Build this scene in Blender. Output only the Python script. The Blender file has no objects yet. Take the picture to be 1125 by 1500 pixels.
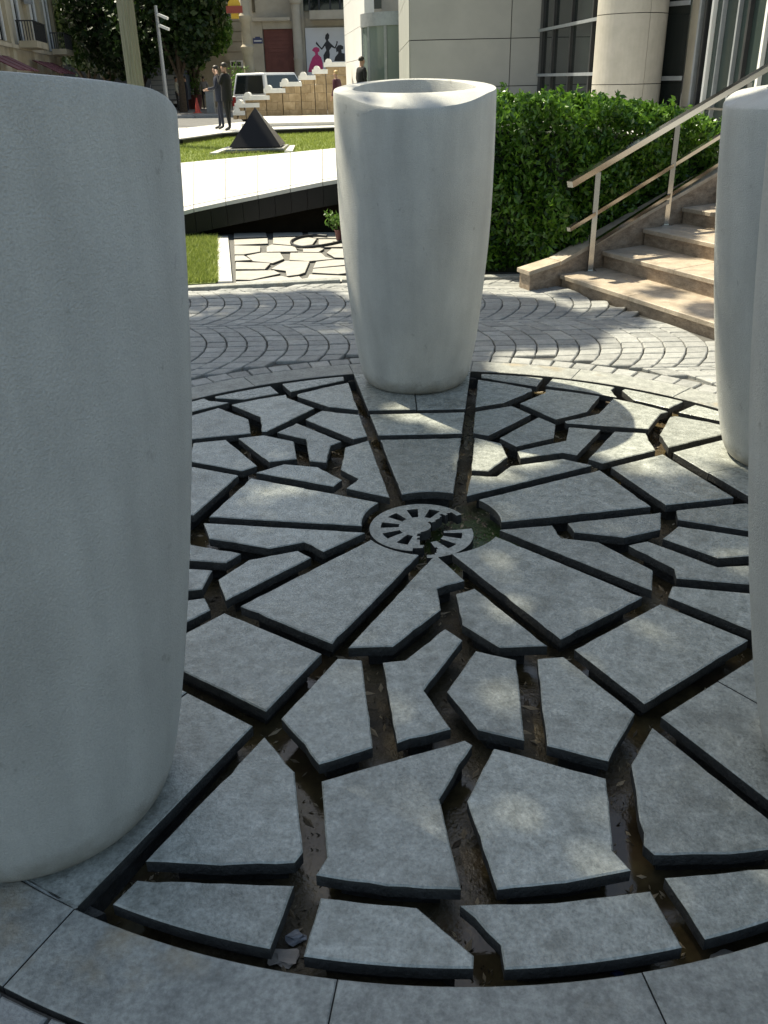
import bpy, bmesh, math, random
import numpy as np
from mathutils import Vector, Matrix
random.seed(7); rng = np.random.default_rng(7)
PI = math.pi
sc = bpy.context.scene
COL = sc.collection
# ------------------------------------------------------------------ camera
CAM = Vector((-0.17767, -2.94565, 1.5))
RV = Vector((0.99974444, -0.01003791, -0.02025575))
UV = Vector((0.02260652, 0.44391367, 0.89578435))
FV = Vector((0.0, 0.89601333, -0.44402715))
FPX = 1280.0
cd = bpy.data.cameras.new('camera'); cam = bpy.data.objects.new('camera', cd); COL.objects.link(cam)
cd.sensor_fit = 'VERTICAL'; cd.sensor_height = 36.0; cd.sensor_width = 27.0; cd.lens = FPX / 1500 * 36
cd.clip_start = 0.05; cd.clip_end = 2000
cam.matrix_world = Matrix(((RV.x, UV.x, -FV.x, CAM.x), (RV.y, UV.y, -FV.y, CAM.y), (RV.z, UV.z, -FV.z, CAM.z), (0, 0, 0, 1)))
sc.camera = cam
# ------------------------------------------------------------------ sky, sun, exposure
ELEV = math.radians(58); AZ = math.radians(-45)           # towards the sun: back left
TOSUN = Vector((math.sin(AZ) * math.cos(ELEV), math.cos(AZ) * math.cos(ELEV), math.sin(ELEV)))
w = bpy.data.worlds.new('World'); sc.world = w; w.use_nodes = True
nt = w.node_tree; nt.nodes.clear()
sky = nt.nodes.new('ShaderNodeTexSky'); sky.sky_type = 'NISHITA'; sky.sun_disc = False
sky.sun_elevation = ELEV; sky.sun_rotation = AZ; sky.air_density = 1.0; sky.dust_density = 2.0; sky.ozone_density = 1.0
bg = nt.nodes.new('ShaderNodeBackground'); bg.inputs['Strength'].default_value = 0.115
wo = nt.nodes.new('ShaderNodeOutputWorld')
nt.links.new(sky.outputs[0], bg.inputs[0]); nt.links.new(bg.outputs[0], wo.inputs[0])
sd = bpy.data.lights.new('sun', 'SUN'); sd.energy = 5.0; sd.angle = math.radians(0.53); sd.color = (1.0, 0.955, 0.88)
sun = bpy.data.objects.new('sun', sd); COL.objects.link(sun)
sun.rotation_euler = TOSUN.to_track_quat('Z', 'Y').to_euler(); sun.location = (-8, 8, 16)
vs = sc.view_settings; vs.view_transform = 'Standard'; vs.look = 'None'; vs.gamma = 1; vs.exposure = 0.78
try: vs.use_curve_mapping = False
except Exception: pass
try:
    vs.use_white_balance = True; vs.white_balance_temperature = 7400; vs.white_balance_tint = 4
except Exception: pass

# ------------------------------------------------------------------ pixel helpers (photo pixels 1125 x 1500 -> directions)
def ray(px, py):
    return RV * ((px - 562.5) / FPX) - UV * ((py - 750) / FPX) + FV
def G(px, py, z=0.0):                       # where the pixel's ray meets the level z
    d = ray(px, py); t = (z - CAM.z) / d.z; return CAM + d * t
def V(px, py, Y):                           # where it meets the upright plane y = Y
    d = ray(px, py); t = (Y - CAM.y) / d.y; return CAM + d * t
def PJ(p):
    d = Vector(p) - CAM; zz = d.dot(FV)
    return (562.5 + FPX * d.dot(RV) / zz, 750 - FPX * d.dot(UV) / zz)

# ------------------------------------------------------------------ materials
def nnode(t, k, x=0, y=0, **kw):
    n = t.nodes.new(k)
    for a, b in kw.items(): setattr(n, a, b)
    return n
def mat(name, c1, c2=None, rough=0.7, scale=8, detail=6, bump=0.0, bscale=120, spec=0.5, metal=0.0, speck=0.0, sscale=160,
        stain=None, stscale=1.6, island=False, objrand=0.0, coords='Object', rvar=0.0, transl=0.0, stretch=None, stlo=.52, sthi=.75):
    m = bpy.data.materials.new(name); m.use_nodes = True; t = m.node_tree; b = t.nodes['Principled BSDF']; L = t.links.new
    b.inputs['Roughness'].default_value = rough; b.inputs['Metallic'].default_value = metal
    b.inputs['Specular IOR Level'].default_value = spec
    c2 = c2 or c1
    tc = nnode(t, 'ShaderNodeTexCoord'); src = tc.outputs['Object']
    if coords == 'World':
        ge = nnode(t, 'ShaderNodeNewGeometry'); src = ge.outputs['Position']
    if stretch:
        mp = nnode(t, 'ShaderNodeMapping'); mp.inputs['Scale'].default_value = stretch; L(src, mp.inputs[0]); src = mp.outputs[0]
    if objrand > 0:
        oi = nnode(t, 'ShaderNodeObjectInfo'); ad = nnode(t, 'ShaderNodeVectorMath', operation='ADD')
        mu = nnode(t, 'ShaderNodeMath', operation='MULTIPLY'); mu.inputs[1].default_value = 37.0
        L(oi.outputs['Random'], mu.inputs[0]); L(src, ad.inputs[0]); L(mu.outputs[0], ad.inputs[1]); src = ad.outputs[0]
    def noise(s, d=6, r=.6):
        n = nnode(t, 'ShaderNodeTexNoise'); n.inputs['Scale'].default_value = s; n.inputs['Detail'].default_value = d
        n.inputs['Roughness'].default_value = r; L(src, n.inputs['Vector']); return n
    n1 = noise(scale, detail)
    mr = nnode(t, 'ShaderNodeMapRange'); mr.inputs[1].default_value = .3; mr.inputs[2].default_value = .7
    mx = nnode(t, 'ShaderNodeMix', data_type='RGBA'); mx.inputs[6].default_value = (*c1, 1); mx.inputs[7].default_value = (*c2, 1)
    if island:
        ge2 = nnode(t, 'ShaderNodeNewGeometry'); L(ge2.outputs['Random Per Island'], mx.inputs[0])
    else:
        L(n1.outputs['Fac'], mr.inputs[0]); L(mr.outputs[0], mx.inputs[0])
    col = mx.outputs[2]
    def mulc(col, facsock, lo, hi, flo=.3, fhi=.7):
        a = nnode(t, 'ShaderNodeMapRange'); a.inputs[1].default_value = flo; a.inputs[2].default_value = fhi
        a.inputs[3].default_value = lo; a.inputs[4].default_value = hi; L(facsock, a.inputs[0])
        v = nnode(t, 'ShaderNodeVectorMath', operation='SCALE'); L(col, v.inputs[0]); L(a.outputs[0], v.inputs['Scale']); return v.outputs[0]
    if speck > 0: col = mulc(col, noise(sscale, 3).outputs['Fac'], 1 - speck, 1 + speck)
    if objrand > 0: col = mulc(col, oi.outputs['Random'], 1 - objrand, 1 + objrand, 0, 1)
    if stain:
        ns = noise(stscale, 5, .65); a = nnode(t, 'ShaderNodeMapRange'); a.inputs[1].default_value = stlo; a.inputs[2].default_value = sthi
        L(ns.outputs['Fac'], a.inputs[0]); m2 = nnode(t, 'ShaderNodeMix', data_type='RGBA')
        L(a.outputs[0], m2.inputs[0]); L(col, m2.inputs[6]); m2.inputs[7].default_value = (*stain, 1); col = m2.outputs[2]
    L(col, b.inputs['Base Color'])
    if rvar > 0:
        a = nnode(t, 'ShaderNodeMapRange'); a.inputs[1].default_value = .35; a.inputs[2].default_value = .65
        a.inputs[3].default_value = max(.03, rough - rvar); a.inputs[4].default_value = min(1, rough + rvar)
        L(noise(scale * 1.7, 4).outputs['Fac'], a.inputs[0]); L(a.outputs[0], b.inputs['Roughness'])
    if bump > 0:
        bp = nnode(t, 'ShaderNodeBump'); bp.inputs['Strength'].default_value = bump; bp.inputs['Distance'].default_value = .01
        L(noise(bscale, 4).outputs['Fac'], bp.inputs['Height']); L(bp.outputs[0], b.inputs['Normal'])
    if transl > 0:
        tr = nnode(t, 'ShaderNodeBsdfTranslucent'); ms = nnode(t, 'ShaderNodeMixShader'); ms.inputs[0].default_value = transl
        L(col, tr.inputs[0]); L(b.outputs[0], ms.inputs[1]); L(tr.outputs[0], ms.inputs[2]); L(ms.outputs[0], t.nodes['Material Output'].inputs[0])
    return m
M = {}
M['slab'] = mat('slab_stone', (.245, .258, .23), (.44, .455, .415), .27, 30, 9, .3, 120, .6, speck=.26, sscale=110, stain=(.17, .175, .15), stscale=7, objrand=.14, rvar=.12, stlo=.53, sthi=.78)
M['slabside'] = mat('slab_side_shaded', (.03, .030, .027), (.06, .06, .055), .6, 30, 5, .6, 90)  # same stone as the tops; shade of the narrow gaps put into the colour
M['ring'] = mat('ring_stone', (.22, .225, .205), (.38, .385, .35), .5, 18, 7, .4, 120, .4, speck=.25, sscale=90, stain=(.36, .27, .15), stscale=2.3, objrand=.06, rvar=.1, stlo=.56, sthi=.76)
M['planter'] = mat('planter_cast_stone', (.54, .535, .495), (.62, .615, .57), .6, 5, 5, .7, 230, .35, speck=.10, sscale=260, stain=(.27, .255, .22), stscale=9, stlo=.66, sthi=.78)
def weather(m):
    t = m.node_tree; L = t.links.new; b = t.nodes['Principled BSDF']; tc = nnode(t, 'ShaderNodeTexCoord'); col = b.inputs['Base Color'].links[0].from_socket
    mp = nnode(t, 'ShaderNodeMapping'); mp.inputs['Scale'].default_value = (9, 9, .7); L(tc.outputs['Object'], mp.inputs[0])
    n = nnode(t, 'ShaderNodeTexNoise'); n.inputs['Scale'].default_value = 1.0; n.inputs['Detail'].default_value = 5; L(mp.outputs[0], n.inputs['Vector'])
    a = nnode(t, 'ShaderNodeMapRange'); a.inputs[1].default_value = .35; a.inputs[2].default_value = .7; a.inputs[3].default_value = 1.05; a.inputs[4].default_value = .86; L(n.outputs['Fac'], a.inputs[0])
    v = nnode(t, 'ShaderNodeVectorMath', operation='SCALE'); L(col, v.inputs[0]); L(a.outputs[0], v.inputs['Scale'])
    sx = nnode(t, 'ShaderNodeSeparateXYZ'); L(tc.outputs['Object'], sx.inputs[0]); n2 = nnode(t, 'ShaderNodeTexNoise'); n2.inputs['Scale'].default_value = 14; n2.inputs['Detail'].default_value = 6; L(tc.outputs['Object'], n2.inputs['Vector'])
    ma = nnode(t, 'ShaderNodeMath', operation='MULTIPLY_ADD'); ma.inputs[1].default_value = -.16; L(n2.outputs['Fac'], ma.inputs[0]); L(sx.outputs['Z'], ma.inputs[2])
    a2 = nnode(t, 'ShaderNodeMapRange'); a2.inputs[1].default_value = -.085; a2.inputs[2].default_value = .02; a2.inputs[3].default_value = .75; a2.inputs[4].default_value = 0; L(ma.outputs[0], a2.inputs[0])
    mx = nnode(t, 'ShaderNodeMix', data_type='RGBA'); L(a2.outputs[0], mx.inputs[0]); L(v.outputs[0], mx.inputs[6]); mx.inputs[7].default_value = (.20, .17, .12, 1); L(mx.outputs[2], b.inputs['Base Color'])
    # scuffs: thin dark scratches where a stretched noise crosses a narrow band
    m3 = nnode(t, 'ShaderNodeMapping'); m3.inputs['Rotation'].default_value = (.5, .7, .3); m3.inputs['Scale'].default_value = (3, 14, 5); L(tc.outputs['Object'], m3.inputs[0])
    n3 = nnode(t, 'ShaderNodeTexNoise'); n3.inputs['Scale'].default_value = 1.3; n3.inputs['Detail'].default_value = 6; L(m3.outputs[0], n3.inputs['Vector'])
    a3 = nnode(t, 'ShaderNodeMapRange'); a3.inputs[1].default_value = .70; a3.inputs[2].default_value = .76; a3.inputs[3].default_value = 0; a3.inputs[4].default_value = .6; L(n3.outputs['Fac'], a3.inputs[0])
    m4 = nnode(t, 'ShaderNodeMix', data_type='RGBA'); L(a3.outputs[0], m4.inputs[0]); L(mx.outputs[2], m4.inputs[6]); m4.inputs[7].default_value = (.14, .13, .12, 1); L(m4.outputs[2], b.inputs['Base Color'])
weather(M['planter'])
M['soil'] = mat('soil', (.05, .04, .03), (.09, .07, .05), .9, 30, bump=.8, bscale=40)
M['sett'] = mat('granite_sett', (.25, .255, .24), (.38, .38, .36), .55, 22, 5, .5, 140, .4, speck=.2, objrand=.16, rvar=.1)
M['settstuff'] = mat('granite_sett_field', (.24, .245, .23), (.39, .39, .37), .55, 9, 5, .5, 140, .4, speck=.2, coords='World')
M['joint'] = mat('joint_sand', (.09, .09, .085), (.15, .145, .13), .9, 40, bump=.6, bscale=60)
M['asphalt'] = mat('asphalt', (.10, .10, .10), (.16, .16, .155), .85, 4, bump=.4, bscale=90, coords='World')
M['trav'] = mat('travertine', (.19, .135, .09), (.40, .31, .225), .5, 14, 8, .3, 70, .5, speck=.2, sscale=60, objrand=.05, stretch=(1, 1, 2.2))
M['travtop'] = mat('travertine_tread', (.35, .285, .21), (.53, .445, .345), .5, 11, 8, .3, 80, .45, speck=.2, stain=(.20, .16, .12), stscale=5, objrand=.04)
M['bedslab'] = mat('pale_bed_slab', (.36, .34, .30), (.46, .44, .40), .55, 12, 6, .2, 80, .4, speck=.15, objrand=.06)
M['walk'] = mat('dull_grey_paving', (.20, .19, .18), (.28, .27, .26), .7, 3, coords='World')
M['pale'] = mat('pale_paving', (.50, .49, .46), (.60, .59, .555), .6, 3, 4, .15, 60, .4, objrand=.04)
M['blackgr'] = mat('black_granite', (.006, .006, .007), (.011, .011, .012), .3, 60, spec=.25, objrand=.1)
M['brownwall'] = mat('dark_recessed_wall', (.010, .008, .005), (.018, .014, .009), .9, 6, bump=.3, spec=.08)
M['grass'] = mat('grass_blade', (.15, .21, .035), (.34, .39, .10), .6, island=True, spec=.3, transl=.35)
M['turf'] = mat('turf', (.12, .16, .04), (.21, .26, .07), .9, 30, bump=.8, bscale=80, coords='World')
M['hedge'] = mat('hedge_leaf', (.022, .07, .009), (.15, .30, .035), .3, island=True, spec=.5, transl=.35)
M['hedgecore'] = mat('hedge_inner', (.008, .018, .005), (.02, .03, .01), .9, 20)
M['leafdark'] = mat('leaf_dark', (.010, .030, .007), (.04, .08, .016), .5, island=True, transl=.2)
M['leafbright'] = mat('leaf_bright', (.05, .13, .02), (.16, .28, .05), .5, island=True, transl=.35)
M['leafshade'] = mat('leaf_tree', (.03, .08, .015), (.08, .16, .03), .5, island=True, transl=.2)
M['bark'] = mat('bark', (.06, .045, .03), (.12, .095, .07), .9, 12, bump=.8, bscale=20)
M['steel'] = mat('brushed_steel', (.40, .39, .37), (.44, .43, .41), .16, 3, metal=1.0)
M['panel'] = mat('white_panel', (.36, .36, .345), (.41, .41, .39), .55, 2, 3, .1, 90, .4, objrand=.03)
M['beigepanel'] = mat('beige_stone_panel', (.40, .375, .325), (.47, .44, .39), .55, 6, 5, .12, 90, .4, objrand=.03)
M['pil'] = mat('brown_beige_pillar', (.30, .27, .22), (.36, .33, .27), .6, 5)
M['frame'] = mat('dark_frame', (.02, .022, .024), (.035, .036, .038), .4, 9)
M['grey'] = mat('grey_metal', (.28, .30, .32), (.36, .38, .40), .4, 9, metal=.3)
M['white'] = mat('white_paint', (.74, .74, .72), (.80, .80, .78), .45, 6)
def glass(name, c, rough=.03):
    m = mat(name, c, c, rough, spec=.6); return m
M['glass'] = glass('dark_window_glass', (.012, .016, .016))
M['glassgreen'] = glass('door_glass', (.03, .045, .042))
M['glasspale'] = glass('pale_green_glass', (.16, .20, .19), .05)
M['tan'] = mat('tan_block', (.27, .19, .10), (.46, .35, .22), .75, 5, 6, .3, 60, .3, objrand=.16, coords='World')
M['cap'] = mat('white_coping', (.70, .70, .67), (.78, .78, .75), .5, 9, bump=.2)
M['cream'] = mat('cream_render', (.40, .35, .25), (.50, .44, .33), .85, 1.2, 6, .2, 30, .3, coords='World', stain=(.30, .26, .19), stscale=.7)
M['greybeige'] = mat('grey_beige_stone', (.34, .31, .25), (.44, .40, .33), .8, 1.5, 6, .2, 30, .3, coords='World')
M['far'] = mat('shade_dark_render', (.025, .024, .022), (.04, .038, .034), .85, 2, coords='World')  # wall colour darkened to carry the shade behind the street trees
M['stonewhite'] = mat('weathered_column_stone', (.24, .225, .19), (.33, .31, .265), .8, 3, 5, .2, 30, .3, stretch=(4, 4, .4))
M['redpanel'] = mat('dark_red_panel', (.10, .03, .025), (.15, .05, .04), .7, 3, bump=.2)
M['iron'] = mat('wrought_iron', (.015, .015, .018), (.03, .03, .032), .5, 9)
M['maroon'] = mat('maroon_awning', (.09, .02, .03), (.15, .04, .05), .8, 5)
M['poster'] = mat('poster_white', (.55, .57, .60), (.60, .62, .65), .5, 2)
M['black'] = mat('print_black', (.015, .016, .02), (.03, .03, .034), .6, 9)
M['pink'] = mat('print_pink', (.50, .03, .14), (.56, .05, .17), .6, 9)
M['blue'] = mat('enamel_blue', (.02, .03, .10), (.03, .05, .14), .4, 9)
M['yellow'] = mat('sign_yellow', (.65, .40, .03), (.70, .45, .05), .5, 9)
M['signred'] = mat('sign_red', (.28, .05, .03), (.34, .07, .05), .5, 9)
M['cone'] = mat('cone_orange_red', (.65, .08, .06), (.70, .11, .08), .5, 9)
M['carwhite'] = mat('car_paint_white', (.66, .68, .70), (.70, .72, .74), .25, 3)
M['cargrey'] = mat('car_paint_grey', (.07, .085, .12), (.09, .105, .14), .3, 3)
M['tyre'] = mat('tyre_rubber', (.02, .02, .02), (.03, .03, .03), .8, 30)
M['tail'] = mat('tail_light', (.25, .02, .02), (.3, .03, .03), .2, 9)
M['rubber'] = mat('hose_rubber', (.015, .015, .016), (.03, .03, .03), .45, 30)
M['suit'] = mat('suit_cloth', (.004, .004, .006), (.008, .008, .010), .8, 30)
M['suitblue'] = mat('navy_cloth', (.010, .014, .03), (.016, .022, .042), .8, 30)
M['shirt'] = mat('white_shirt', (.60, .63, .68), (.68, .70, .74), .7, 30)
M['cloth_cream'] = mat('cream_cloth', (.45, .45, .38), (.55, .54, .47), .8, 20)
M['cloth_grey'] = mat('grey_cloth', (.20, .21, .24), (.27, .28, .31), .8, 20)
M['skin'] = mat('skin', (.40, .23, .16), (.46, .28, .20), .55, 20)
M['hair'] = mat('dark_hair', (.02, .014, .010), (.04, .03, .02), .5, 60)
M['blond'] = mat('blond_hair', (.42, .28, .11), (.52, .37, .17), .5, 60)
M['wine'] = mat('wine_cloth', (.06, .015, .03), (.09, .02, .04), .8, 20)
M['litter'] = mat('litter_bits', (.035, .024, .012), (.42, .34, .22), .7, island=True)
M['paper'] = mat('crumpled_paper', (.35, .31, .26), (.50, .46, .40), .8, 30)
M['terracotta'] = mat('maroon_pot', (.10, .03, .03), (.15, .05, .045), .6, 9)
# wet basin floor: mud with puddles and moss near the hub
def floor_mat():
    m = mat('wet_basin_floor', (.026, .021, .011), (.11, .085, .042), .3, 14, 8, .9, 55, .5, coords='World', stain=(.05, .03, .022), stscale=3)
    t = m.node_tree; L = t.links.new; b = t.nodes['Principled BSDF']
    ge = nnode(t, 'ShaderNodeNewGeometry')
    n = nnode(t, 'ShaderNodeTexNoise'); n.inputs['Scale'].default_value = 2.6; n.inputs['Detail'].default_value = 4; L(ge.outputs['Position'], n.inputs['Vector'])
    a = nnode(t, 'ShaderNodeMapRange'); a.inputs[1].default_value = .42; a.inputs[2].default_value = .56; a.inputs[3].default_value = .55; a.inputs[4].default_value = .06
    L(n.outputs['Fac'], a.inputs[0]); L(a.outputs[0], b.inputs['Roughness'])
    bp = [x for x in t.nodes if x.type == 'BUMP'][0]; a2 = nnode(t, 'ShaderNodeMapRange')
    a2.inputs[1].default_value = .42; a2.inputs[2].default_value = .56; a2.inputs[3].default_value = .9; a2.inputs[4].default_value = .06
    L(n.outputs['Fac'], a2.inputs[0]); L(a2.outputs[0], bp.inputs['Strength'])
    d = nnode(t, 'ShaderNodeVectorMath', operation='DISTANCE'); d.inputs[1].default_value = (.17, .02, -.09); L(ge.outputs['Position'], d.inputs[0])
    n2 = nnode(t, 'ShaderNodeTexNoise'); n2.inputs['Scale'].default_value = 22; n2.inputs['Detail'].default_value = 6; L(ge.outputs['Position'], n2.inputs['Vector'])
    mm = nnode(t, 'ShaderNodeMath', operation='MULTIPLY_ADD'); mm.inputs[1].default_value = .35; L(n2.outputs['Fac'], mm.inputs[0]); L(d.outputs['Value'], mm.inputs[2])
    a3 = nnode(t, 'ShaderNodeMapRange'); a3.inputs[1].default_value = .27; a3.inputs[2].default_value = .48; a3.inputs[3].default_value = 1; a3.inputs[4].default_value = 0
    L(mm.outputs[0], a3.inputs[0])
    bc = b.inputs['Base Color'].links[0].from_socket
    mx = nnode(t, 'ShaderNodeMix', data_type='RGBA'); L(a3.outputs[0], mx.inputs[0]); L(bc, mx.inputs[6]); mx.inputs[7].default_value = (.035, .07, .018, 1)
    L(mx.outputs[2], b.inputs['Base Color'])
    return m
M['floor'] = floor_mat()

# ------------------------------------------------------------------ mesh helpers
class MB:
    def __init__(s): s.v = []; s.f = []; s.mi = []; s.cur = 0
    def add(s, vs, fs):
        o = len(s.v); s.v += [tuple(p) for p in vs]; s.f += [[i + o for i in f] for f in fs]; s.mi += [s.cur] * len(fs); return s
    def box(s, x0, x1, y0, y1, z0, z1):
        return s.add([(x0, y0, z0), (x1, y0, z0), (x1, y1, z0), (x0, y1, z0), (x0, y0, z1), (x1, y0, z1), (x1, y1, z1), (x0, y1, z1)],
                     [(3, 2, 1, 0), (4, 5, 6, 7), (0, 1, 5, 4), (1, 2, 6, 5), (2, 3, 7, 6), (3, 0, 4, 7)])
    def prism(s, poly, z0, z1, cham=0.0, side=None):
        n = len(poly); a = sum(poly[i][0] * poly[(i + 1) % n][1] - poly[(i + 1) % n][0] * poly[i][1] for i in range(n))
        if a < 0: poly = poly[::-1]
        if cham > 0:
            top = inset(poly, cham)
            vs = [(x, y, z0) for x, y in poly] + [(x, y, z1 - cham) for x, y in poly] + [(x, y, z1) for x, y in top]
            base = s.cur
            s.add(vs, [])
            o = len(s.v) - len(vs)
            def q(fs, m): s.f.extend([[i + o for i in f] for f in fs]); s.mi.extend([m] * len(fs))
            sm = base if side is None else side
            q([list(range(n))[::-1]], sm)
            q([[i, (i + 1) % n, n + (i + 1) % n, n + i] for i in range(n)], sm)
            q([[n + i, n + (i + 1) % n, 2 * n + (i + 1) % n, 2 * n + i] for i in range(n)], base)
            q([[2 * n + i for i in range(n)]], base)
            return s
        vs = [(x, y, z0) for x, y in poly] + [(x, y, z1) for x, y in poly]
        return s.add(vs, [list(range(n))[::-1], list(range(n, 2 * n))] + [[i, (i + 1) % n, n + (i + 1) % n, n + i] for i in range(n)])
    def hull8(s, p):                       # bottom 4 then top 4, any positions
        return s.add(p, [(3, 2, 1, 0), (4, 5, 6, 7), (0, 1, 5, 4), (1, 2, 6, 5), (2, 3, 7, 6), (3, 0, 4, 7)])
    def tube(s, pts, r, n=8, caps=True):
        pts = [Vector(p) for p in pts]; rr = r if isinstance(r, (list, tuple)) else [r] * len(pts); rings = []
        for i, p in enumerate(pts):
            d = (pts[min(i + 1, len(pts) - 1)] - pts[max(i - 1, 0)]).normalized()
            a = Vector((0, 0, 1)) if abs(d.z) < .95 else Vector((0, 1, 0))
            u = d.cross(a).normalized(); v = u.cross(d)
            rings.append([p + (u * math.cos(k * 2 * PI / n) + v * math.sin(k * 2 * PI / n)) * rr[i] for k in range(n)])
        vs = [q for g in rings for q in g]; fs = []
        for i in range(len(pts) - 1):
            for k in range(n): fs.append((i * n + k, (i + 1) * n + k, (i + 1) * n + (k + 1) % n, i * n + (k + 1) % n))
        if caps: fs += [list(range(n)), [(len(pts) - 1) * n + k for k in range(n)][::-1]]
        return s.add(vs, fs)
    def bar(s, a, b, wx, wz, up=(0, 0, 1)):
        a = Vector(a); b = Vector(b); d = (b - a).normalized(); u = d.cross(Vector(up)).normalized() * (wx / 2); v = u.cross(d).normalized() * (wz / 2)
        return s.hull8([a - u - v, a + u - v, b + u - v, b - u - v, a - u + v, a + u + v, b + u + v, b - u + v])
    def lathe(s, prof, n=32, c=(0, 0), sx=1, sy=1):
        vs = []; fs = []
        for r, z in prof:
            for k in range(n): vs.append((c[0] + r * sx * math.cos(2 * PI * k / n), c[1] + r * sy * math.sin(2 * PI * k / n), z))
        for i in range(len(prof) - 1):
            for k in range(n): fs.append((i * n + k, i * n + (k + 1) % n, (i + 1) * n + (k + 1) % n, (i + 1) * n + k))
        fs += [list(range(n))[::-1], [(len(prof) - 1) * n + k for k in range(n)]]
        return s.add(vs, fs)
    def mesh(s, name, mats, smooth=False):
        me = bpy.data.meshes.new(name); me.from_pydata(s.v, [], s.f)
        for m in (mats if isinstance(mats, (list, tuple)) else [mats]): me.materials.append(m)
        if any(s.mi): me.polygons.foreach_set('material_index', s.mi)
        if smooth:
            me.polygons.foreach_set('use_smooth', [True] * len(s.f))
            try: me.set_sharp_from_angle(angle=math.radians(40))
            except Exception: pass
        me.update(); return me
    def build(s, name, mats, parent=None, smooth=False, loc=None):
        return link(name, s.mesh(name, mats, smooth), parent, loc)
def inset(poly, d):
    n = len(poly); out = []
    for i in range(n):
        p = Vector(poly[i]); a = (p - Vector(poly[i - 1])).normalized(); b = (Vector(poly[(i + 1) % n]) - p).normalized()
        na = Vector((-a.y, a.x)); nb = Vector((-b.y, b.x)); k = na + nb
        den = max(.25, 1 + na.dot(nb)); q = p + k * (d / den); out.append((q.x, q.y))
    return out
def link(name, me, parent=None, loc=None):
    o = bpy.data.objects.new(name, me); COL.objects.link(o)
    if parent is not None: o.parent = parent
    if loc is not None: o.location = loc
    return o
def empty(name, loc=(0, 0, 0), rz=0):
    o = bpy.data.objects.new(name, None); COL.objects.link(o); o.location = loc; o.rotation_euler.z = rz; o.empty_display_size = .2; return o
def tag(o, label=None, cat=None, group=None, kind=None):
    if label: o['label'] = label
    if cat: o['category'] = cat
    if group: o['group'] = group
    if kind: o['kind'] = kind
    return o
def box(name, x0, x1, y0, y1, z0, z1, m, parent=None): return MB().box(x0, x1, y0, y1, z0, z1).build(name, m, parent)
def leafmesh(name, P, size, m, parent=None, asp=.5, up=.0, loc=None):
    P = np.asarray(P, float); n = len(P)
    d = rng.normal(size=(n, 3)); d[:, 2] += up; d /= np.linalg.norm(d, axis=1)[:, None]
    e = rng.normal(size=(n, 3)); e -= (e * d).sum(1)[:, None] * d; e /= np.linalg.norm(e, axis=1)[:, None]
    s = size * rng.uniform(.6, 1.3, n)[:, None]
    nn = np.cross(d, e) * s * .12
    a = P - d * s * .5; b = P + e * s * asp * .5 + nn; c = P + d * s * .5; f = P - e * s * asp * .5 + nn
    v = np.stack([a, b, c, f], 1).reshape(-1, 3)
    me = bpy.data.meshes.new(name); me.vertices.add(4 * n); me.vertices.foreach_set('co', v.ravel())
    me.loops.add(4 * n); me.loops.foreach_set('vertex_index', np.arange(4 * n, dtype=np.int32))
    me.polygons.add(n); me.polygons.foreach_set('loop_start', np.arange(0, 4 * n, 4, dtype=np.int32))
    me.materials.append(m); me.update(); me.validate()
    return link(name, me, parent, loc)
def inpoly(x, y, poly):
    c = np.zeros(np.shape(x), bool); n = len(poly)
    for i in range(n):
        x0, y0 = poly[i]; x1, y1 = poly[i - 1]
        k = ((y0 > y) != (y1 > y)); c ^= k & (x < (x1 - x0) * (y - y0) / ((y1 - y0) or 1e-9) + x0)
    return c
def rot2(p, a): return (p[0] * math.cos(a) - p[1] * math.sin(a), p[0] * math.sin(a) + p[1] * math.cos(a))
def pol(r, deg): return (r * math.cos(math.radians(deg)), r * math.sin(math.radians(deg)))

# ================================================================== SETTING
RI, RO = 1.893, 2.08
# ground: one sheet with the basin's round hole
n = 96; far = 700
vs = [pol(RO - .05, 360 * k / n) for k in range(n)]; vs += [pol(6, 360 * k / n) for k in range(n)] + [pol(far, 360 * k / n) for k in range(n)]
fs = [(i * n + k, (i + 1) * n + k, (i + 1) * n + (k + 1) % n, i * n + (k + 1) % n) for i in range(2) for k in range(n)]
tag(MB().add([(x, y, -.03) for x, y in vs], fs).build('ground', M['asphalt']), kind='structure')

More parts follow.
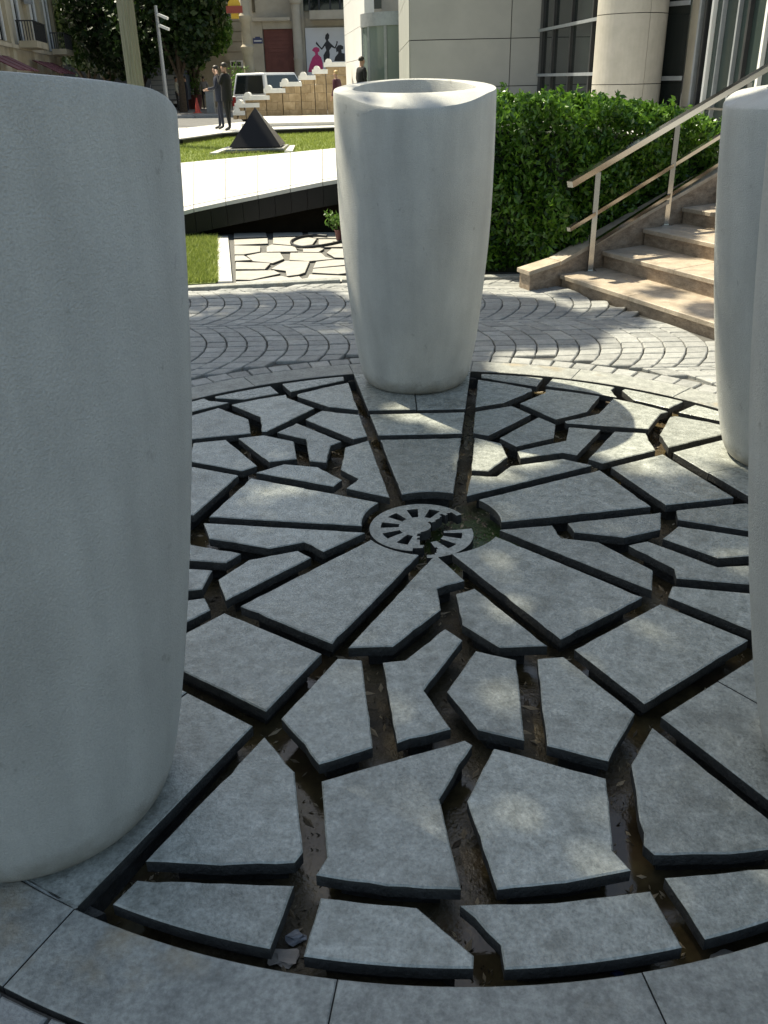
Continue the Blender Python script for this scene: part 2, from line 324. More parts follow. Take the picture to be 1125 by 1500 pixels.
# ---------------------------------------------------------------- fountain
fo = tag(empty('fountain', (0, 0, -.09)), 'round grey stone fountain floor of angular slabs with dark gaps and a broken hub grating', 'fountain')
FZ = .09                                            # child coordinates are lifted so that z = 0 is the slab top
fl = MB().lathe([(0.001, -.14 + FZ), (2.0, -.14 + FZ), (2.0, 0.0), (.001, 0.0)], 96).build('basin_floor', M['floor'], fo)
ARC = 10
def arc(r, a0, a1, k=ARC): return [pol(r, a0 + (a1 - a0) * i / k) for i in range(k + 1)]
sec = {  # polar (radius, degrees), the sector that faces the steps' opposite side; the pattern turns five times
 'A': [(.262, -90.1), (.452, -79.2), (.492, -91.1), (.62, -90.6), (.829, -101.2), (.866, -109.7)],
 'B': [(.531, -84.6), (.51, -77.2), (.877, -70.5), (.842, -79.6), (.709, -85.6)],
 'C': [(1.216, -112.2), (.924, -110.4), (.913, -106.0), (1.265, -100.0), (1.347, -105.1)],
 'D': [(.91, -102.1), (.891, -98.2), (.725, -90.0), (.788, -86.6), (1.024, -94.5), (1.181, -90.9), (1.24, -97.3)],
 'E': [(1.024, -90.9), (.843, -84.5), (.91, -77.8), (1.239, -82.4), (1.184, -87.5)],
 'F': [(.925, -74.1), (.942, -69.5), (1.229, -67.7), (1.358, -74.8), (1.27, -80.15)],
 'G': [(1.291, -112.65), (1.384, -107.2), (1.613, -103.3), (1.643, -103.6), (1.69, -108.8), (1.736, -114.1)],
 'H': [(1.401, -104.1), (1.226, -89.4), (1.244, -88.6), (1.426, -92.6), (1.678, -91.25), (1.676, -96.5), (1.668, -101.7), (1.618, -101.3)],
 'I': [(1.258, -86.2), (1.409, -76.2), (1.613, -79.3), (1.67, -78.8), (1.676, -83.8), (1.68, -88.7), (1.431, -90.0)],
 'J': [(1.291, -67.35), (1.736, -65.9), (1.69, -71.2), (1.643, -76.4), (1.613, -76.7), (1.384, -72.8)],
}
polys = {k: [pol(*q) for q in v] for k, v in sec.items()}
polys['K'] = [pol(1.785, -113.6), pol(1.703, -103.0)] + arc(1.853, -103.0, -113.9)
polys['L'] = [pol(1.72, -100.9), pol(1.723, -94.3), pol(1.829, -90.8)] + arc(1.855, -90.9, -100.9)
polys['M'] = [pol(1.717, -91.4), pol(1.722, -85), pol(1.728, -78.3)] + arc(1.86, -78.4, -89.1) + [pol(1.808, -89.1)]
polys['N'] = [pol(1.705, -76.8), pol(1.785, -66.4)] + arc(1.855, -66.1, -76.8)
sw = lambda r: .069 + .1415 * r                     # half width of a strip at a distance along it
def strip(r0, r1, arcin=False):
    p = [(-sw(r1), r1), (sw(r1), r1)]
    if arcin:
        a = math.degrees(math.atan2(sw(r0), r0)); R = math.hypot(r0, sw(r0))
        p += [(R * math.sin(math.radians(t)), R * math.cos(math.radians(t))) for t in np.linspace(a, -a, 9)]
    else: p += [(sw(r0), r0), (-sw(r0), r0)]
    return [(-y, -x) if False else rot2((x, y), math.radians(-216)) for x, y in p]     # the strip at -126 degrees
polys['S1'] = strip(.243, .837, True); polys['S2'] = strip(.899, 1.182)
RS = 1.862
def half(sgn):
    r0, r1 = 1.243, RS; w1 = sw(r1); R = RI - .0025
    p = [(.002 * sgn, r0), (sw(r0) * sgn, r0), (w1 * sgn, r1)]
    a1 = math.asin(w1 / R)
    p += [(R * math.sin(a1 * t) * sgn, R * math.cos(a1 * t)) for t in np.linspace(1, 0, 5)[0:-1]] + [(.002 * sgn, R)]
    return [rot2(q, math.radians(-216)) for q in p]
polys['S3a'] = half(-1); polys['S3b'] = half(1)
slabmesh = {}
for k, p in polys.items():
    cx = sum(q[0] for q in p) / len(p); cy = sum(q[1] for q in p) / len(p); loc = [(q[0] - cx, q[1] - cy) for q in p]
    a = sum(loc[i][0] * loc[(i + 1) % len(loc)][1] - loc[(i + 1) % len(loc)][0] * loc[i][1] for i in range(len(loc)))
    if a < 0: loc = loc[::-1]
    ed = []                                         # worn, slightly uneven sawn edges
    for i in range(len(loc)):
        p0, p1 = Vector(loc[i]), Vector(loc[(i + 1) % len(loc)]); d = p1 - p0; nn = max(1, int(d.length / .035)); ed.append(tuple(p0))
        if k.startswith('S3'): continue
        for m in range(1, nn):
            chip = -.006 * random.random() if random.random() < .05 else 0
            ed.append(tuple(p0 + d * (m / nn) + Vector((-d.y, d.x)).normalized() * (random.gauss(0, .0009) - chip)))
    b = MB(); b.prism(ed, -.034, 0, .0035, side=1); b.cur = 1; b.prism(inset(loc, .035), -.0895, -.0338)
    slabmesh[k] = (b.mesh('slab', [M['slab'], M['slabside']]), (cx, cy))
for t in range(5):
    a = math.radians(72 * t)
    for k, (me, c) in slabmesh.items():
        x, y = rot2(c, a); o = link('slab', me, fo, (x, y, FZ + random.uniform(-.002, .002)))
        o.rotation_euler = (random.gauss(0, .0022), random.gauss(0, .0022), a)
# rim stones
ja = math.degrees(math.asin(sw(RS) / RI))
for t in range(5):
    c = -126 + 72 * t; cuts = [c - ja, c + ja, c + ja + (72 - 2 * ja) / 3, c + ja + 2 * (72 - 2 * ja) / 3, c + 72 - ja]
    for i in range(4):
        g = .035; p = arc(RO, cuts[i] + g, cuts[i + 1] - g, 12) + arc(RI, cuts[i + 1] - g, cuts[i] + g, 12)
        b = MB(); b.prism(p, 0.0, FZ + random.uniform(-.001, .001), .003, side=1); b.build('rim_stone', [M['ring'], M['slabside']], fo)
# hub grating, broken in two
def grating(keep, z, name, loc=(0, 0, 0), rx=0, ry=0):
    rads = [0, .015, .03, .045, .056, .066, .076, .09, .104, .118, .132, .145, .156, .166, .177, .187]; NA = 200; b = MB(); cells = set()
    for i in range(len(rads) - 1):
        for k in range(NA):
            ang = (k + .5) * 360 / NA; rm = (rads[i] + rads[i + 1]) / 2
            if not keep(rm, ang): continue
            if .076 < rm < .145 and (k % 20) in range(5, 15): continue
            cells.add((i, k))
    def pt(i, k, zz): return (*pol(rads[i], k * 360 / NA), zz)
    for i, k in cells:
        vv = [pt(i, k, z), pt(i + 1, k, z), pt(i + 1, k + 1, z), pt(i, k + 1, z)]; b.cur = 0; b.add(vv, [(0, 1, 2, 3)])
        b.cur = 1
        for nb, e in (((i, (k - 1) % NA), (0, 1)), ((i + 1, k), (1, 2)), ((i, (k + 1) % NA), (2, 3)), ((i - 1, k), (3, 0))):
            if nb not in cells:
                p0, p1 = vv[e[0]], vv[e[1]]
                b.add([p0, p1, (p1[0], p1[1], z - .038), (p0[0], p0[1], z - .038)], [(3, 2, 1, 0)])
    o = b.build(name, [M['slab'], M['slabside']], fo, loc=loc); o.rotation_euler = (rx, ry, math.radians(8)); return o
crk = lambda r: 7 * math.sin(r * 60) + 5 * math.sin(r * 170)
grating(lambda r, a: (28 + crk(r) < a < 262 + crk(r)) or r < .05, FZ - .018, 'hub_grating_piece', (-.045, -.01, 0), .01, -.03)
grating(lambda r, a: r > .076 and (a > 272 + crk(r) or a < 2), FZ - .040, 'hub_grating_piece', (-.03, -.022, 0), .02, .015)
# litter and grit lying in the gaps
b = MB(); LN = 70000; lr = np.sqrt(rng.uniform(0, 1, LN)) * 1.885; la = rng.uniform(0, 2 * PI, LN); lx_, ly_ = lr * np.cos(la), lr * np.sin(la); free = np.ones(LN, bool)
for t in range(5):
    for p in polys.values(): free &= ~inpoly(lx_, ly_, [rot2(q, math.radians(72 * t)) for q in p])
cnt = 0
for x, y, r in zip(lx_[free], ly_[free], lr[free]):
    if random.random() > (.75 if r > 1.68 else .8 if r < .27 else .28): continue
    cnt += 1
    if cnt > 5200: break
    s = random.choice((.002, .002, .0025, .003, .003, .004, .004, .005, .006, .008, .013)); an = random.uniform(0, PI); l = s * random.uniform(1, 2.2)
    ux, uy = math.cos(an) * l, math.sin(an) * l; vx, vy = -math.sin(an) * s * .6, math.cos(an) * s * .6; h = random.uniform(.002, .007)
    b.add([(x - ux, y - uy, .0005), (x + vx, y + vy, .0005), (x + ux, y + uy, .0005 + h), (x - vx, y - vy, .0005 + h * .5), (x, y, .001 + h)],
          [(0, 3, 4), (3, 2, 4), (2, 1, 4), (1, 0, 4), (0, 1, 2, 3)])
tag(b.build('litter', M['litter'], fo), 'dead leaves, grit and bits of litter in the wet gaps', kind='stuff')
def crumple(name, px, py, s, m, label, cat, squash=.25):
    p = G(px, py, -.09); b = bmesh.new(); bmesh.ops.create_icosphere(b, subdivisions=2, radius=s)
    for v in b.verts: v.co *= random.uniform(.5, 1.45); v.co.z *= squash; v.co.x *= 1.3
    z0 = min(v.co.z for v in b.verts); me = bpy.data.meshes.new(name)
    for v in b.verts: v.co.z -= z0
    b.to_mesh(me); b.free(); me.materials.append(m); tag(link(name, me, None, (p.x, p.y, -.0895)), label, cat)
crumple('paper_scrap', 418, 1408, .022, M['paper'], 'crumpled brownish paper scrap lying in the fountain gap', 'litter')
crumple('plastic_scrap', 436, 1378, .016, M['grey'], 'small grey crumpled plastic wrapper lying in the fountain gap', 'litter', .5)
crumple('blue_scrap', 903, 1428, .008, M['blue'], 'tiny blue crumpled wrapper lying by the fountain rim', 'litter', .6)
crumple('white_scrap', 1060, 1408, .020, M['paper'], 'flat whitish scrap lying against the fountain rim stone', 'litter', .25)
p = G(702, 1452, -.082); c = MB(); c.cur = 1; c.tube([(-.012, 0, 0), (.0, 0, 0)], .0045, 8); c.cur = 0; c.tube([(.0, 0, 0), (.016, 0, 0)], .0045, 8)
o = c.build('cigarette_butt', [M['yellow'], M['white']], loc=(p.x, p.y, -.0848)); o.rotation_euler.z = .15
tag(o, 'orange cigarette butt lying in the fountain gap by the rim', 'cigarette butt')

# ---------------------------------------------------------------- planters
ZT = [0, .012, .03, .06, .15, .33, .52, .66, .77, .9, 1.08, 1.25, 1.45, 1.7]
AR = [.262, .280, .292, .306, .333, .378, .418, .443, .462, .484, .508, .526, .542, .548]
AT = [.256, .272, .283, .294, .315, .340, .358, .372, .380, .387, .391, .393, .392, .39]
def planter(name, label, r, deg, zs=1.0, tint=0):
    NP = 96; b = MB(); ts = [0, .008, .02, .04, .075, .13, .2, .3, .4, .5, .6, .7, .8, .9, .97, .995]
    def ring(fn): return [fn(2 * PI * k / NP) for k in range(NP)]
    def zo(ph):
        c = -math.cos(ph); t = max(0, min(1, (c - .5) / .5)); return (1.457 - .040 * c - .032 * t * t * (3 - 2 * t)) * zs
    def zi(ph): c = math.cos(ph); return (1.459 + .026 * c + .010 * c * c) * zs
    def mg(ph): c = math.cos(ph); return 1.0 + (.75 * c * c if c < 0 else -.15 * c)
    rings = []
    for t in ts:
        rings.append(ring(lambda ph: (np.interp(t * zo(ph), ZT, AR) * math.cos(ph), np.interp(t * zo(ph), ZT, AT) * math.sin(ph), t * zo(ph))))
    def lip(f, zf, k): return ring(lambda ph: ((np.interp(zo(ph), ZT, AR) - f * mg(ph)) * math.cos(ph), (np.interp(zo(ph), ZT, AT) - f * mg(ph)) * math.sin(ph), zo(ph) * (1 - zf) + zi(ph) * zf + k))
    body = list(rings) + [lip(.003, .02, .0), lip(.05, .5, .003), lip(.085, .93, .003), lip(.094, 1, -.002)]
    inner = [lip(.1, 1, -.02), lip(.115, 1, -.12), lip(.13, 1, -.3)]
    allr = body + inner; vs = [q for g in allr for q in g]; fs = []
    for i in range(len(allr) - 1):
        for k in range(NP): fs.append((i * NP + k, i * NP + (k + 1) % NP, (i + 1) * NP + (k + 1) % NP, (i + 1) * NP + k))
    fs.append(list(range(NP))[::-1])
    b.add(vs, fs)
    x, y = pol(r, deg); e = tag(empty(name, (x, y, 0), math.radians(deg)), label, 'planter', 'tall planters around the fountain')
    b.build('vessel', M['planter'], e, True)
    s = MB(); s.lathe([(.001, 1.0 * zs), (1, 1.0 * zs), (1, 1.16 * zs), (.6, 1.185 * zs), (.001, 1.18 * zs)], 48, sx=.405, sy=.27); s.build('soil', M['soil'], e, True)
    return e
planter('planter', 'tall pale planter between the ramp and the green hedge', 1.735, 89.5)
planter('planter', 'tall pale planter standing in front of the old street with balconies and awnings', 1.69, -125.9, 1.042)
planter('planter', 'tall pale planter beside the foot of the travertine stairs', 1.695, 18.8)
planter('planter', 'tall pale planter next to the one at the foot of the stairs', 1.715, -53.8)

# ---------------------------------------------------------------- sett paving
pav = tag(empty('pavement', (0, 0, -.03)), kind='structure')
kl = [Vector((-4.6, 3.80)), Vector((-1.73, 4.21)), Vector((-.49, 4.39)), Vector((1.02, 4.36))]
def kerb_y(x):
    return float(np.interp(x, [k.x for k in kl], [k.y for k in kl]))
SD = Vector((.385, -.923)).normalized(); SN = Vector((.923, .385)); WD = Vector((.85, .527)).normalized()
def stair_side(x, y): return x * SN.x + y * SN.y
jb = MB(); nb = 120
vs = [(*pol(RO + .002, 360 * k / nb), .008) for k in range(nb)]
jpoly = [(-4.6, -3.4), (3.5, -3.4), (3.5, -2.0)]
jb.add(vs + [(*pol(7.5, 360 * k / nb), .008) for k in range(nb)], [(k, nb + k, nb + (k + 1) % nb, (k + 1) % nb) for k in range(nb)])
setts = []
def okc(x, y):
    r = math.hypot(x, y)
    return r > RO + .165 and x > -4.5 and y > -3.3 and y < kerb_y(x) - .03 and stair_side(x, y) < 2.72 - .03 and x < 3.4
for bay in range(-6, 5):
    yc = 3.62 - .02 + bay * 1.16; hw = .58
    for i in range(-45, 40):
        xc = i * .13 + (bay % 2) * .06
        nv = 10
        off = random.uniform(-.3, .3) / nv
        for j in range(nv + 1):
            v0 = max(-1, min(1, -1 + 2 * (j - .5) / nv + off)); v1 = max(-1, min(1, -1 + 2 * (j + .5) / nv + off))
            if v1 - v0 < .05: continue
            sg = lambda v: .22 * (1 - v * v)
            q = [(xc + sg(v0), yc + v0 * hw), (xc + .13 + sg(v0), yc + v0 * hw), (xc + .13 + sg(v1), yc + v1 * hw), (xc + sg(v1), yc + v1 * hw)]
            cx = sum(a for a, _ in q) / 4; cy = sum(c for _, c in q) / 4
            if okc(cx, cy):
                q2 = []
                for (a, c) in q:
                    rr = math.hypot(a, c)
                    if rr < RO + .125: a, c = a * (RO + .125) / rr, c * (RO + .125) / rr
                    if c > kerb_y(a) - .006: c = kerb_y(a) - .006
                    q2.append((a, c))
                setts.append(q2)
for k in range(112):
    a0, a1 = k * 360 / 112, (k + 1) * 360 / 112; q = [pol(RO + .006, a0), pol(RO + .122, a0), pol(RO + .122, a1), pol(RO + .006, a1)]
    if stair_side(*q[0]) < 2.7: setts.append(q)
def settscore(q):
    cx = sum(a for a, _ in q) / 4; cy = sum(c for _, c in q) / 4
    if (Vector((cx, cy, 0)) - CAM).dot(FV) < .3: return 0
    P = [PJ((a, c, 0)) for a, c in q]; x, y = PJ((cx, cy, 0))
    vis = (285 < x < 515 and y < 575) or (705 < x < 1048 and y < 590) or (0 <= x < 110 and 1440 < y < 1500)
    if not vis: return 0
    return abs(sum(P[i][0] * P[(i + 1) % 4][1] - P[(i + 1) % 4][0] * P[i][1] for i in range(4))) / 2
sc_ = sorted(range(len(setts)), key=lambda i: -settscore(setts[i])); single = set(sc_[:300]); rest = MB()
for i, q in enumerate(setts):
    cx = sum(a for a, _ in q) / 4; cy = sum(c for _, c in q) / 4; g = .0042
    loc = [(a - cx + random.uniform(-.003, .003), c - cy + random.uniform(-.003, .003)) for a, c in q]
    ar = sum(loc[k][0] * loc[(k + 1) % 4][1] - loc[(k + 1) % 4][0] * loc[k][1] for k in range(4))
    if abs(ar) < .004: continue
    if ar < 0: loc = loc[::-1]
    loc = inset(loc, g); h = random.uniform(-.003, .0015)
    if i in single:
        b = MB(); b.prism(loc, .002, .03, .005); b.build('paving_sett', M['sett'], pav, loc=(cx, cy, h))
    else:
        rest.prism([(a + cx, c + cy) for a, c in loc], .010, .03 + h, .005)
tag(rest.build('paving_setts', M['settstuff'], pav), kind='stuff')
jo = jb.build('joint_sand', M['joint'], pav)
# kerb along the far side of the setts
kb = tag(empty('kerb', (0, 0, -.03)), kind='structure')
for i in range(3):
    a, c = kl[i], kl[i + 1]; m = max(1, int((c - a).length / .8))
    for j in range(m):
        p0 = a.lerp(c, j / m); p1 = a.lerp(c, (j + 1) / m); d = (p1 - p0).normalized(); nrm = Vector((-d.y, d.x)); p0 = p0 + d * .004; p1 = p1 - d * .004
        MB().prism([tuple(p0 + nrm * .025), tuple(p1 + nrm * .025), tuple(p1 + nrm * .12), tuple(p0 + nrm * .12)], .002, .045, .004).build('kerb_stone', M['ring'], kb)

# ---------------------------------------------------------------- stairs, side wall, handrail
st = tag(empty('stairs', (1.25, 4.05, -.03)), 'travertine steps rising beside the hedge to the building entrance', 'stairs')
def inv(o, v): return tuple(Vector(v) - o.location)
O1 = Vector((1.251, 4.049)); NZ = [.09, .22, .35, .48, .61, .74]
cosnw = SN.dot(WD); LEN = 2.6
for i, z in enumerate(NZ):
    k = .44 * i / cosnw; a = O1 + WD * k; b_ = a + SD * LEN; dep = .44 / cosnw + .04 if i < 5 else 5.0
    zb = 0 if i == 0 else NZ[i - 1]
    # riser block then tread slab with a nosing
    r0, r1 = a + SN * .022, b_ + SN * .022
    P = [r0, r1, r1 + WD * dep, r0 + WD * dep]
    bm = MB(); bm.hull8([inv(st, (q.x, q.y, zb - .03 if i == 0 else zb - .02)) for q in P] + [inv(st, (q.x, q.y, z - .032)) for q in P]); bm.build('riser', M['trav'], st)
    P = [a, b_, b_ + WD * (dep - .01), a + WD * (dep - .01)]
    m_ = 3
    for j in range(m_):
        q0 = P[0].lerp(P[1], j / m_) + SD * .0015; q1 = P[0].lerp(P[1], (j + 1) / m_) - SD * .0015; ww = WD * (dep - .012)
        bm = MB(); loc = [inv(st, (q.x, q.y, 0))[:2] for q in (q0, q1, q1 + ww, q0 + ww)]; bm.prism([tuple(x) for x in loc], z - .0318 + .03, z + .03, .004); bm.build('tread', M['travtop'], st)
SN_ = SN
# stringer wall with sloping coping
sw_ = tag(empty('stair_wall', (1.05, 4.1, -.03)), 'low sloping travertine wall with stone coping between hedge and stairs', 'wall')
ws = O1 - SD * .012 - WD * .30; th = -SD * .15
def wallpt(t, z, o=0.0): q = ws + WD * t - SD * o; return inv(sw_, (q.x, q.y, z))
prof = [(0, .12), (.30, .16), (2.35, .80), (2.75, .82), (3.2, .82)]
for i in range(4):
    (t0, z0), (t1, z1) = prof[i], prof[i + 1]
    MB().hull8([wallpt(t0, -.03), wallpt(t1, -.03), wallpt(t1, -.03, .15), wallpt(t0, -.03, .15), wallpt(t0, z0), wallpt(t1, z1), wallpt(t1, z1, .15), wallpt(t0, z0, .15)]).build('wall_block', M['trav'], sw_)
    e = .004
    MB().hull8([wallpt(t0 - (.02 if i == 0 else -e), z0 + .001, -.015), wallpt(t1 - e, z1 + .001, -.015), wallpt(t1 - e, z1 + .001, .165), wallpt(t0 - (.02 if i == 0 else -e), z0 + .001, .165),
                wallpt(t0 - (.02 if i == 0 else -e), z0 + .031, -.015), wallpt(t1 - e, z1 + .031, -.015), wallpt(t1 - e, z1 + .031, .165), wallpt(t0 - (.02 if i == 0 else -e), z0 + .031, .165)]).build('coping', M['travtop'], sw_)
P1 = Vector((1.5116, 4.1552)); P2 = Vector((2.2424, 4.6789)); rd = (P2 - P1); rl = rd.length; rd.normalize()
hr = tag(empty('handrail', (P1.x, P1.y, .09)), 'square steel handrail with three rails up the stone steps', 'handrail')
def rp(t, z): q = P1 + rd * t; return inv(hr, (q.x, q.y, z))
sl = (1.147 - .855) / rl
for t, zb, top in ((0, .09, .85), (rl, .35, 1.142), (rl * 2, .61, 1.43), (rl * 3, .74, 1.72)):
    b = MB()
    for s in (-.011, .011):
        x, y, z = rp(t, zb); b.box(x - .02, x + .02, y + s - .006, y + s + .006, z + .004, top - zb + z - .02)
    b.build('post', M['steel'], hr)
    b = MB(); x, y, z = rp(t, zb); b.box(x - .045, x + .045, y - .04, y + .04, z, z + .008); b.build('base_plate', M['steel'], hr)
def rail(t0, t1, z0, wx, wz): MB().bar(rp(t0, z0 + sl * t0), rp(t1, z0 + sl * t1), wx, wz).build('rail', M['steel'], hr)
rail(-.30, rl * 3.2, .862, .055, .045); rail(-.28, rl * 3.1, .53, .035, .03); rail(.02, rl * 3.1, .30, .035, .03)

# ---------------------------------------------------------------- hedge
hb = tag(empty('hedge', (1.0, 5.0, -.03)), 'dense glossy green hedge clipped square beside the stairs', 'hedge')
hw0 = ws - SD * .19
foot = [(.45, 4.74), (hw0.x + .02, 4.62), tuple(hw0 + WD * .35), tuple(hw0 + WD * 2.45), tuple(hw0 + WD * 2.6 - SD * .5), (2.2, 6.7), (1.9, 7.0), (.45, 7.0)]
HT_ = lambda x, y: 1.36 - .055 * max(0, x - .6) - .01 * (y - 4.7)
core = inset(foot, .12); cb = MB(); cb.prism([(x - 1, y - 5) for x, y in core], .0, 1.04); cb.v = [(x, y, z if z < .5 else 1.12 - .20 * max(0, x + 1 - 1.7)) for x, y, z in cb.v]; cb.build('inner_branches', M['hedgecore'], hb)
pts = []
def edge_d(x, y):
    d = np.full(np.shape(x), 9.0)
    for i in range(len(foot)):
        a = np.array(foot[i - 1]); c = np.array(foot[i]); ab = c - a; t = np.clip(((x - a[0]) * ab[0] + (y - a[1]) * ab[1]) / (ab @ ab), 0, 1)
        d = np.minimum(d, np.hypot(x - a[0] - t * ab[0], y - a[1] - t * ab[1]))
    return d
N_ = 1400000; x = rng.uniform(.3, 4.6, N_); y = rng.uniform(4.2, 7.1, N_); z = rng.uniform(0.03, 1.45, N_)
bulge = .09 * np.sin(7 * x + 3 * z) * np.sin(6 * z + 5 * y) + .03 * np.sin(17 * x + 11 * z + 4 * y)
ins = inpoly(x, y, foot); dd = edge_d(x, y) * np.where(ins, 1, -1); top = 1.31 - .20 * np.maximum(0, x - 1.7) - .10 * np.exp(-((y - 4.65) / .12) ** 2) - .01 * (y - 4.7) + .045 * np.sin(9 * x + 2) * np.sin(8 * y) + .03 * np.sin(23 * x + 19 * y)
dep = np.minimum(dd + bulge, top - z)
keep = (dep > -.0) & (dep < .15) & (rng.uniform(0, 1, N_) < np.exp(-np.maximum(dep, 0) / .06)) & (y < 6.4)
pts = np.stack([x, y, z], 1)[keep]
if len(pts) > 90000: pts = pts[rng.permutation(len(pts))[:90000]]
spr = []
for i in range(260):                               # shoots standing out of the clipped top
    k = rng.integers(len(pts))
    if pts[k][2] < 1.02: continue
    for j in range(8): spr.append(pts[k] + np.array([rng.normal() * .012, rng.normal() * .012, .012 * j]))
leafmesh('foliage', np.concatenate([pts, np.array(spr)]) - np.array([1, 5, -.03]), .064, M['hedge'], hb, .42, .5)

# ---------------------------------------------------------------- second slab bed, grass, ramp
WY = 6.97
bed = tag(empty('slab_bed', (-.5, 5.7, -.03)), 'sunlit bed of pale angular slabs with dark joints in front of the ramp', 'slab bed')
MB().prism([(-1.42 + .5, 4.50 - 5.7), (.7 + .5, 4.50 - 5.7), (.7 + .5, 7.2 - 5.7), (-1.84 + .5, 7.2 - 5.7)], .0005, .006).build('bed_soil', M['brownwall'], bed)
bp = [[(395, 812), (605, 808), (640, 825), (480, 860), (395, 858)], [(395, 765), (525, 768), (585, 772), (555, 803), (395, 803)], [(390, 728), (440, 728), (480, 752), (390, 757)],
 [(455, 728), (530, 713), (640, 712), (660, 745), (600, 768), (490, 757)], [(388, 672), (530, 675), (530, 705), (440, 720), (388, 720)], [(565, 680), (590, 668), (720, 678), (735, 705), (565, 708)],
 [(695, 712), (865, 712), (890, 735), (935, 745), (800, 757), (690, 750)], [(665, 757), (800, 760), (775, 820), (740, 832), (675, 840), (670, 810), (590, 800)], [(835, 762), (930, 750), (1030, 750), (1030, 775), (820, 795)],
 [(820, 800), (1030, 782), (1030, 820), (960, 828), (815, 820)], [(470, 868), (640, 838), (690, 848), (745, 840), (760, 855), (790, 850), (800, 830), (1030, 840), (1035, 868), (395, 880), (395, 870)],
 [(895, 712), (920, 690), (1030, 690), (1030, 740), (940, 738)], [(600, 632), (760, 625), (840, 635), (815, 668), (740, 675), (600, 662)], [(385, 640), (570, 632), (572, 660), (388, 668)],
 [(850, 640), (985, 640), (1030, 640), (1030, 680), (880, 682), (850, 665)], [(765, 680), (880, 690), (850, 708), (765, 708)], [(385, 606), (560, 604), (565, 625), (385, 632)], [(600, 604), (760, 602), (765, 618), (600, 625)],
 [(790, 602), (1020, 600), (1025, 632), (850, 632), (800, 625)]]
for p in bp:
    q = [G(240 + a * .26667, 180 + c * .26667, 0.0) for a, c in p]; q = [(v.x + .5, v.y - 5.7) for v in q]
    cx = sum(a for a, _ in q) / len(q); cy = sum(c for _, c in q) / len(q)
    b = MB(); ll = [(a - cx, c - cy) for a, c in q]
    ar = sum(ll[k][0] * ll[(k + 1) % len(ll)][1] - ll[(k + 1) % len(ll)][0] * ll[k][1] for k in range(len(ll)))
    if ar < 0: ll = ll[::-1]
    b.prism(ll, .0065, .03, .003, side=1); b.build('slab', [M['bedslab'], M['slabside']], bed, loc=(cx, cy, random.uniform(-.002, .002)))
# edge strip + lawn
es = tag(empty('edging', (-1.6, 5.7, -.03)), kind='structure')
for i in range(4):
    t0, t1 = i / 4, (i + 1) / 4; a0 = Vector((-1.53, 4.52)).lerp(Vector((-1.93, 6.95)), t0); a1 = Vector((-1.53, 4.52)).lerp(Vector((-1.93, 6.95)), t1)
    MB().prism([(a0.x + 1.6, a0.y - 5.7 + .003), (a0.x + .12 + 1.6, a0.y - 5.7 + .003), (a1.x + .12 + 1.6, a1.y - 5.7 - .003), (a1.x + 1.6, a1.y - 5.7 - .003)], .0005, .032, .003).build('edging_stone', M['pale'], es)
lp = [(-4.4, 4.12), (-1.75, 4.50), (-1.55, 4.53), (-1.945, 6.95), (-4.4, 6.95)]
lw = tag(empty('lawn', (-3, 5.7, -.03)), kind='structure')
MB().prism([(x + 3, y - 5.7) for x, y in lp], .001, .02).build('turf', M['turf'], lw)
def blades(name, poly, zb, n, h, parent, off, wd=.004):
    x0 = min(p[0] for p in poly); x1 = max(p[0] for p in poly); y0 = min(p[1] for p in poly); y1 = max(p[1] for p in poly)
    x = rng.uniform(x0, x1, n); y = rng.uniform(y0, y1, n); k = inpoly(x, y, poly); x, y = x[k], y[k]; m = len(x)
    a = rng.uniform(0, 2 * PI, m); hh = h * rng.uniform(.6, 1.3, m); lx, ly = rng.normal(0, .6, m) * hh, rng.normal(0, .6, m) * hh
    ux, uy = np.cos(a) * wd, np.sin(a) * wd; z = np.full(m, zb)
    v = np.stack([np.stack([x - ux, y - uy, z], 1), np.stack([x + ux, y + uy, z], 1), np.stack([x + lx, y + ly, z + hh], 1)], 1).reshape(-1, 3) - np.array(off)
    me = bpy.data.meshes.new(name); me.vertices.add(3 * m); me.vertices.foreach_set('co', v.ravel()); me.loops.add(3 * m); me.loops.foreach_set('vertex_index', np.arange(3 * m, dtype=np.int32))
    me.polygons.add(m); me.polygons.foreach_set('loop_start', np.arange(0, 3 * m, 3, dtype=np.int32)); me.materials.append(M['grass']); me.update()
    return tag(link(name, me, parent), kind='stuff')
blades('grass', [(-2.9, 4.36), (-1.75, 4.52), (-1.54, 4.55), (-1.93, 6.93), (-2.9, 6.93)], -.012, 30000, .05, lw, (-3, 5.7, -.03), .005)
# ramp
rm = tag(empty('ramp', (-1, 9, -.03)), 'broad sunlit pale ramp with black granite edge rising to the entrance terrace', 'ramp')
ne = [V(px, py, WY) for px, py in ((270, 308), (340, 293), (400, 281), (450, 270.5), (495, 262))]
rpx = [120, 200, 270, 340, 400, 450, 495, 560, 640]
rN = []; rF = []
for q in rpx:
    zq = float(np.interp(q, [120, 200, 270, 340, 400, 450, 495, 560, 640], [.02, .13] + [p.z for p in ne] + [.64, .74]))
    xn = float(np.interp(q, [120, 200, 270, 340, 400, 450, 495, 560, 640], [-3.9, -2.85] + [p.x for p in ne] + [.15, 1.0]))
    rN.append(Vector((xn, WY - .03, zq))); g_ = G(q, 238 - (q - 270) * 21 / 220, zq); rF.append(g_)
def fy(x): return float(np.interp(x, [p.x for p in rF], [p.y for p in rF]))
nx = [p.x for p in rN]; nz = [p.z for p in rN]
def rz(x): return float(np.interp(x, nx, nz))
xs = np.linspace(-3.9, 1.0, 15); rows = [0, .05, .20, .40, .62, .86, .92, 1.0]
fxs = [p.x for p in rF]; fys = [p.y for p in rF]
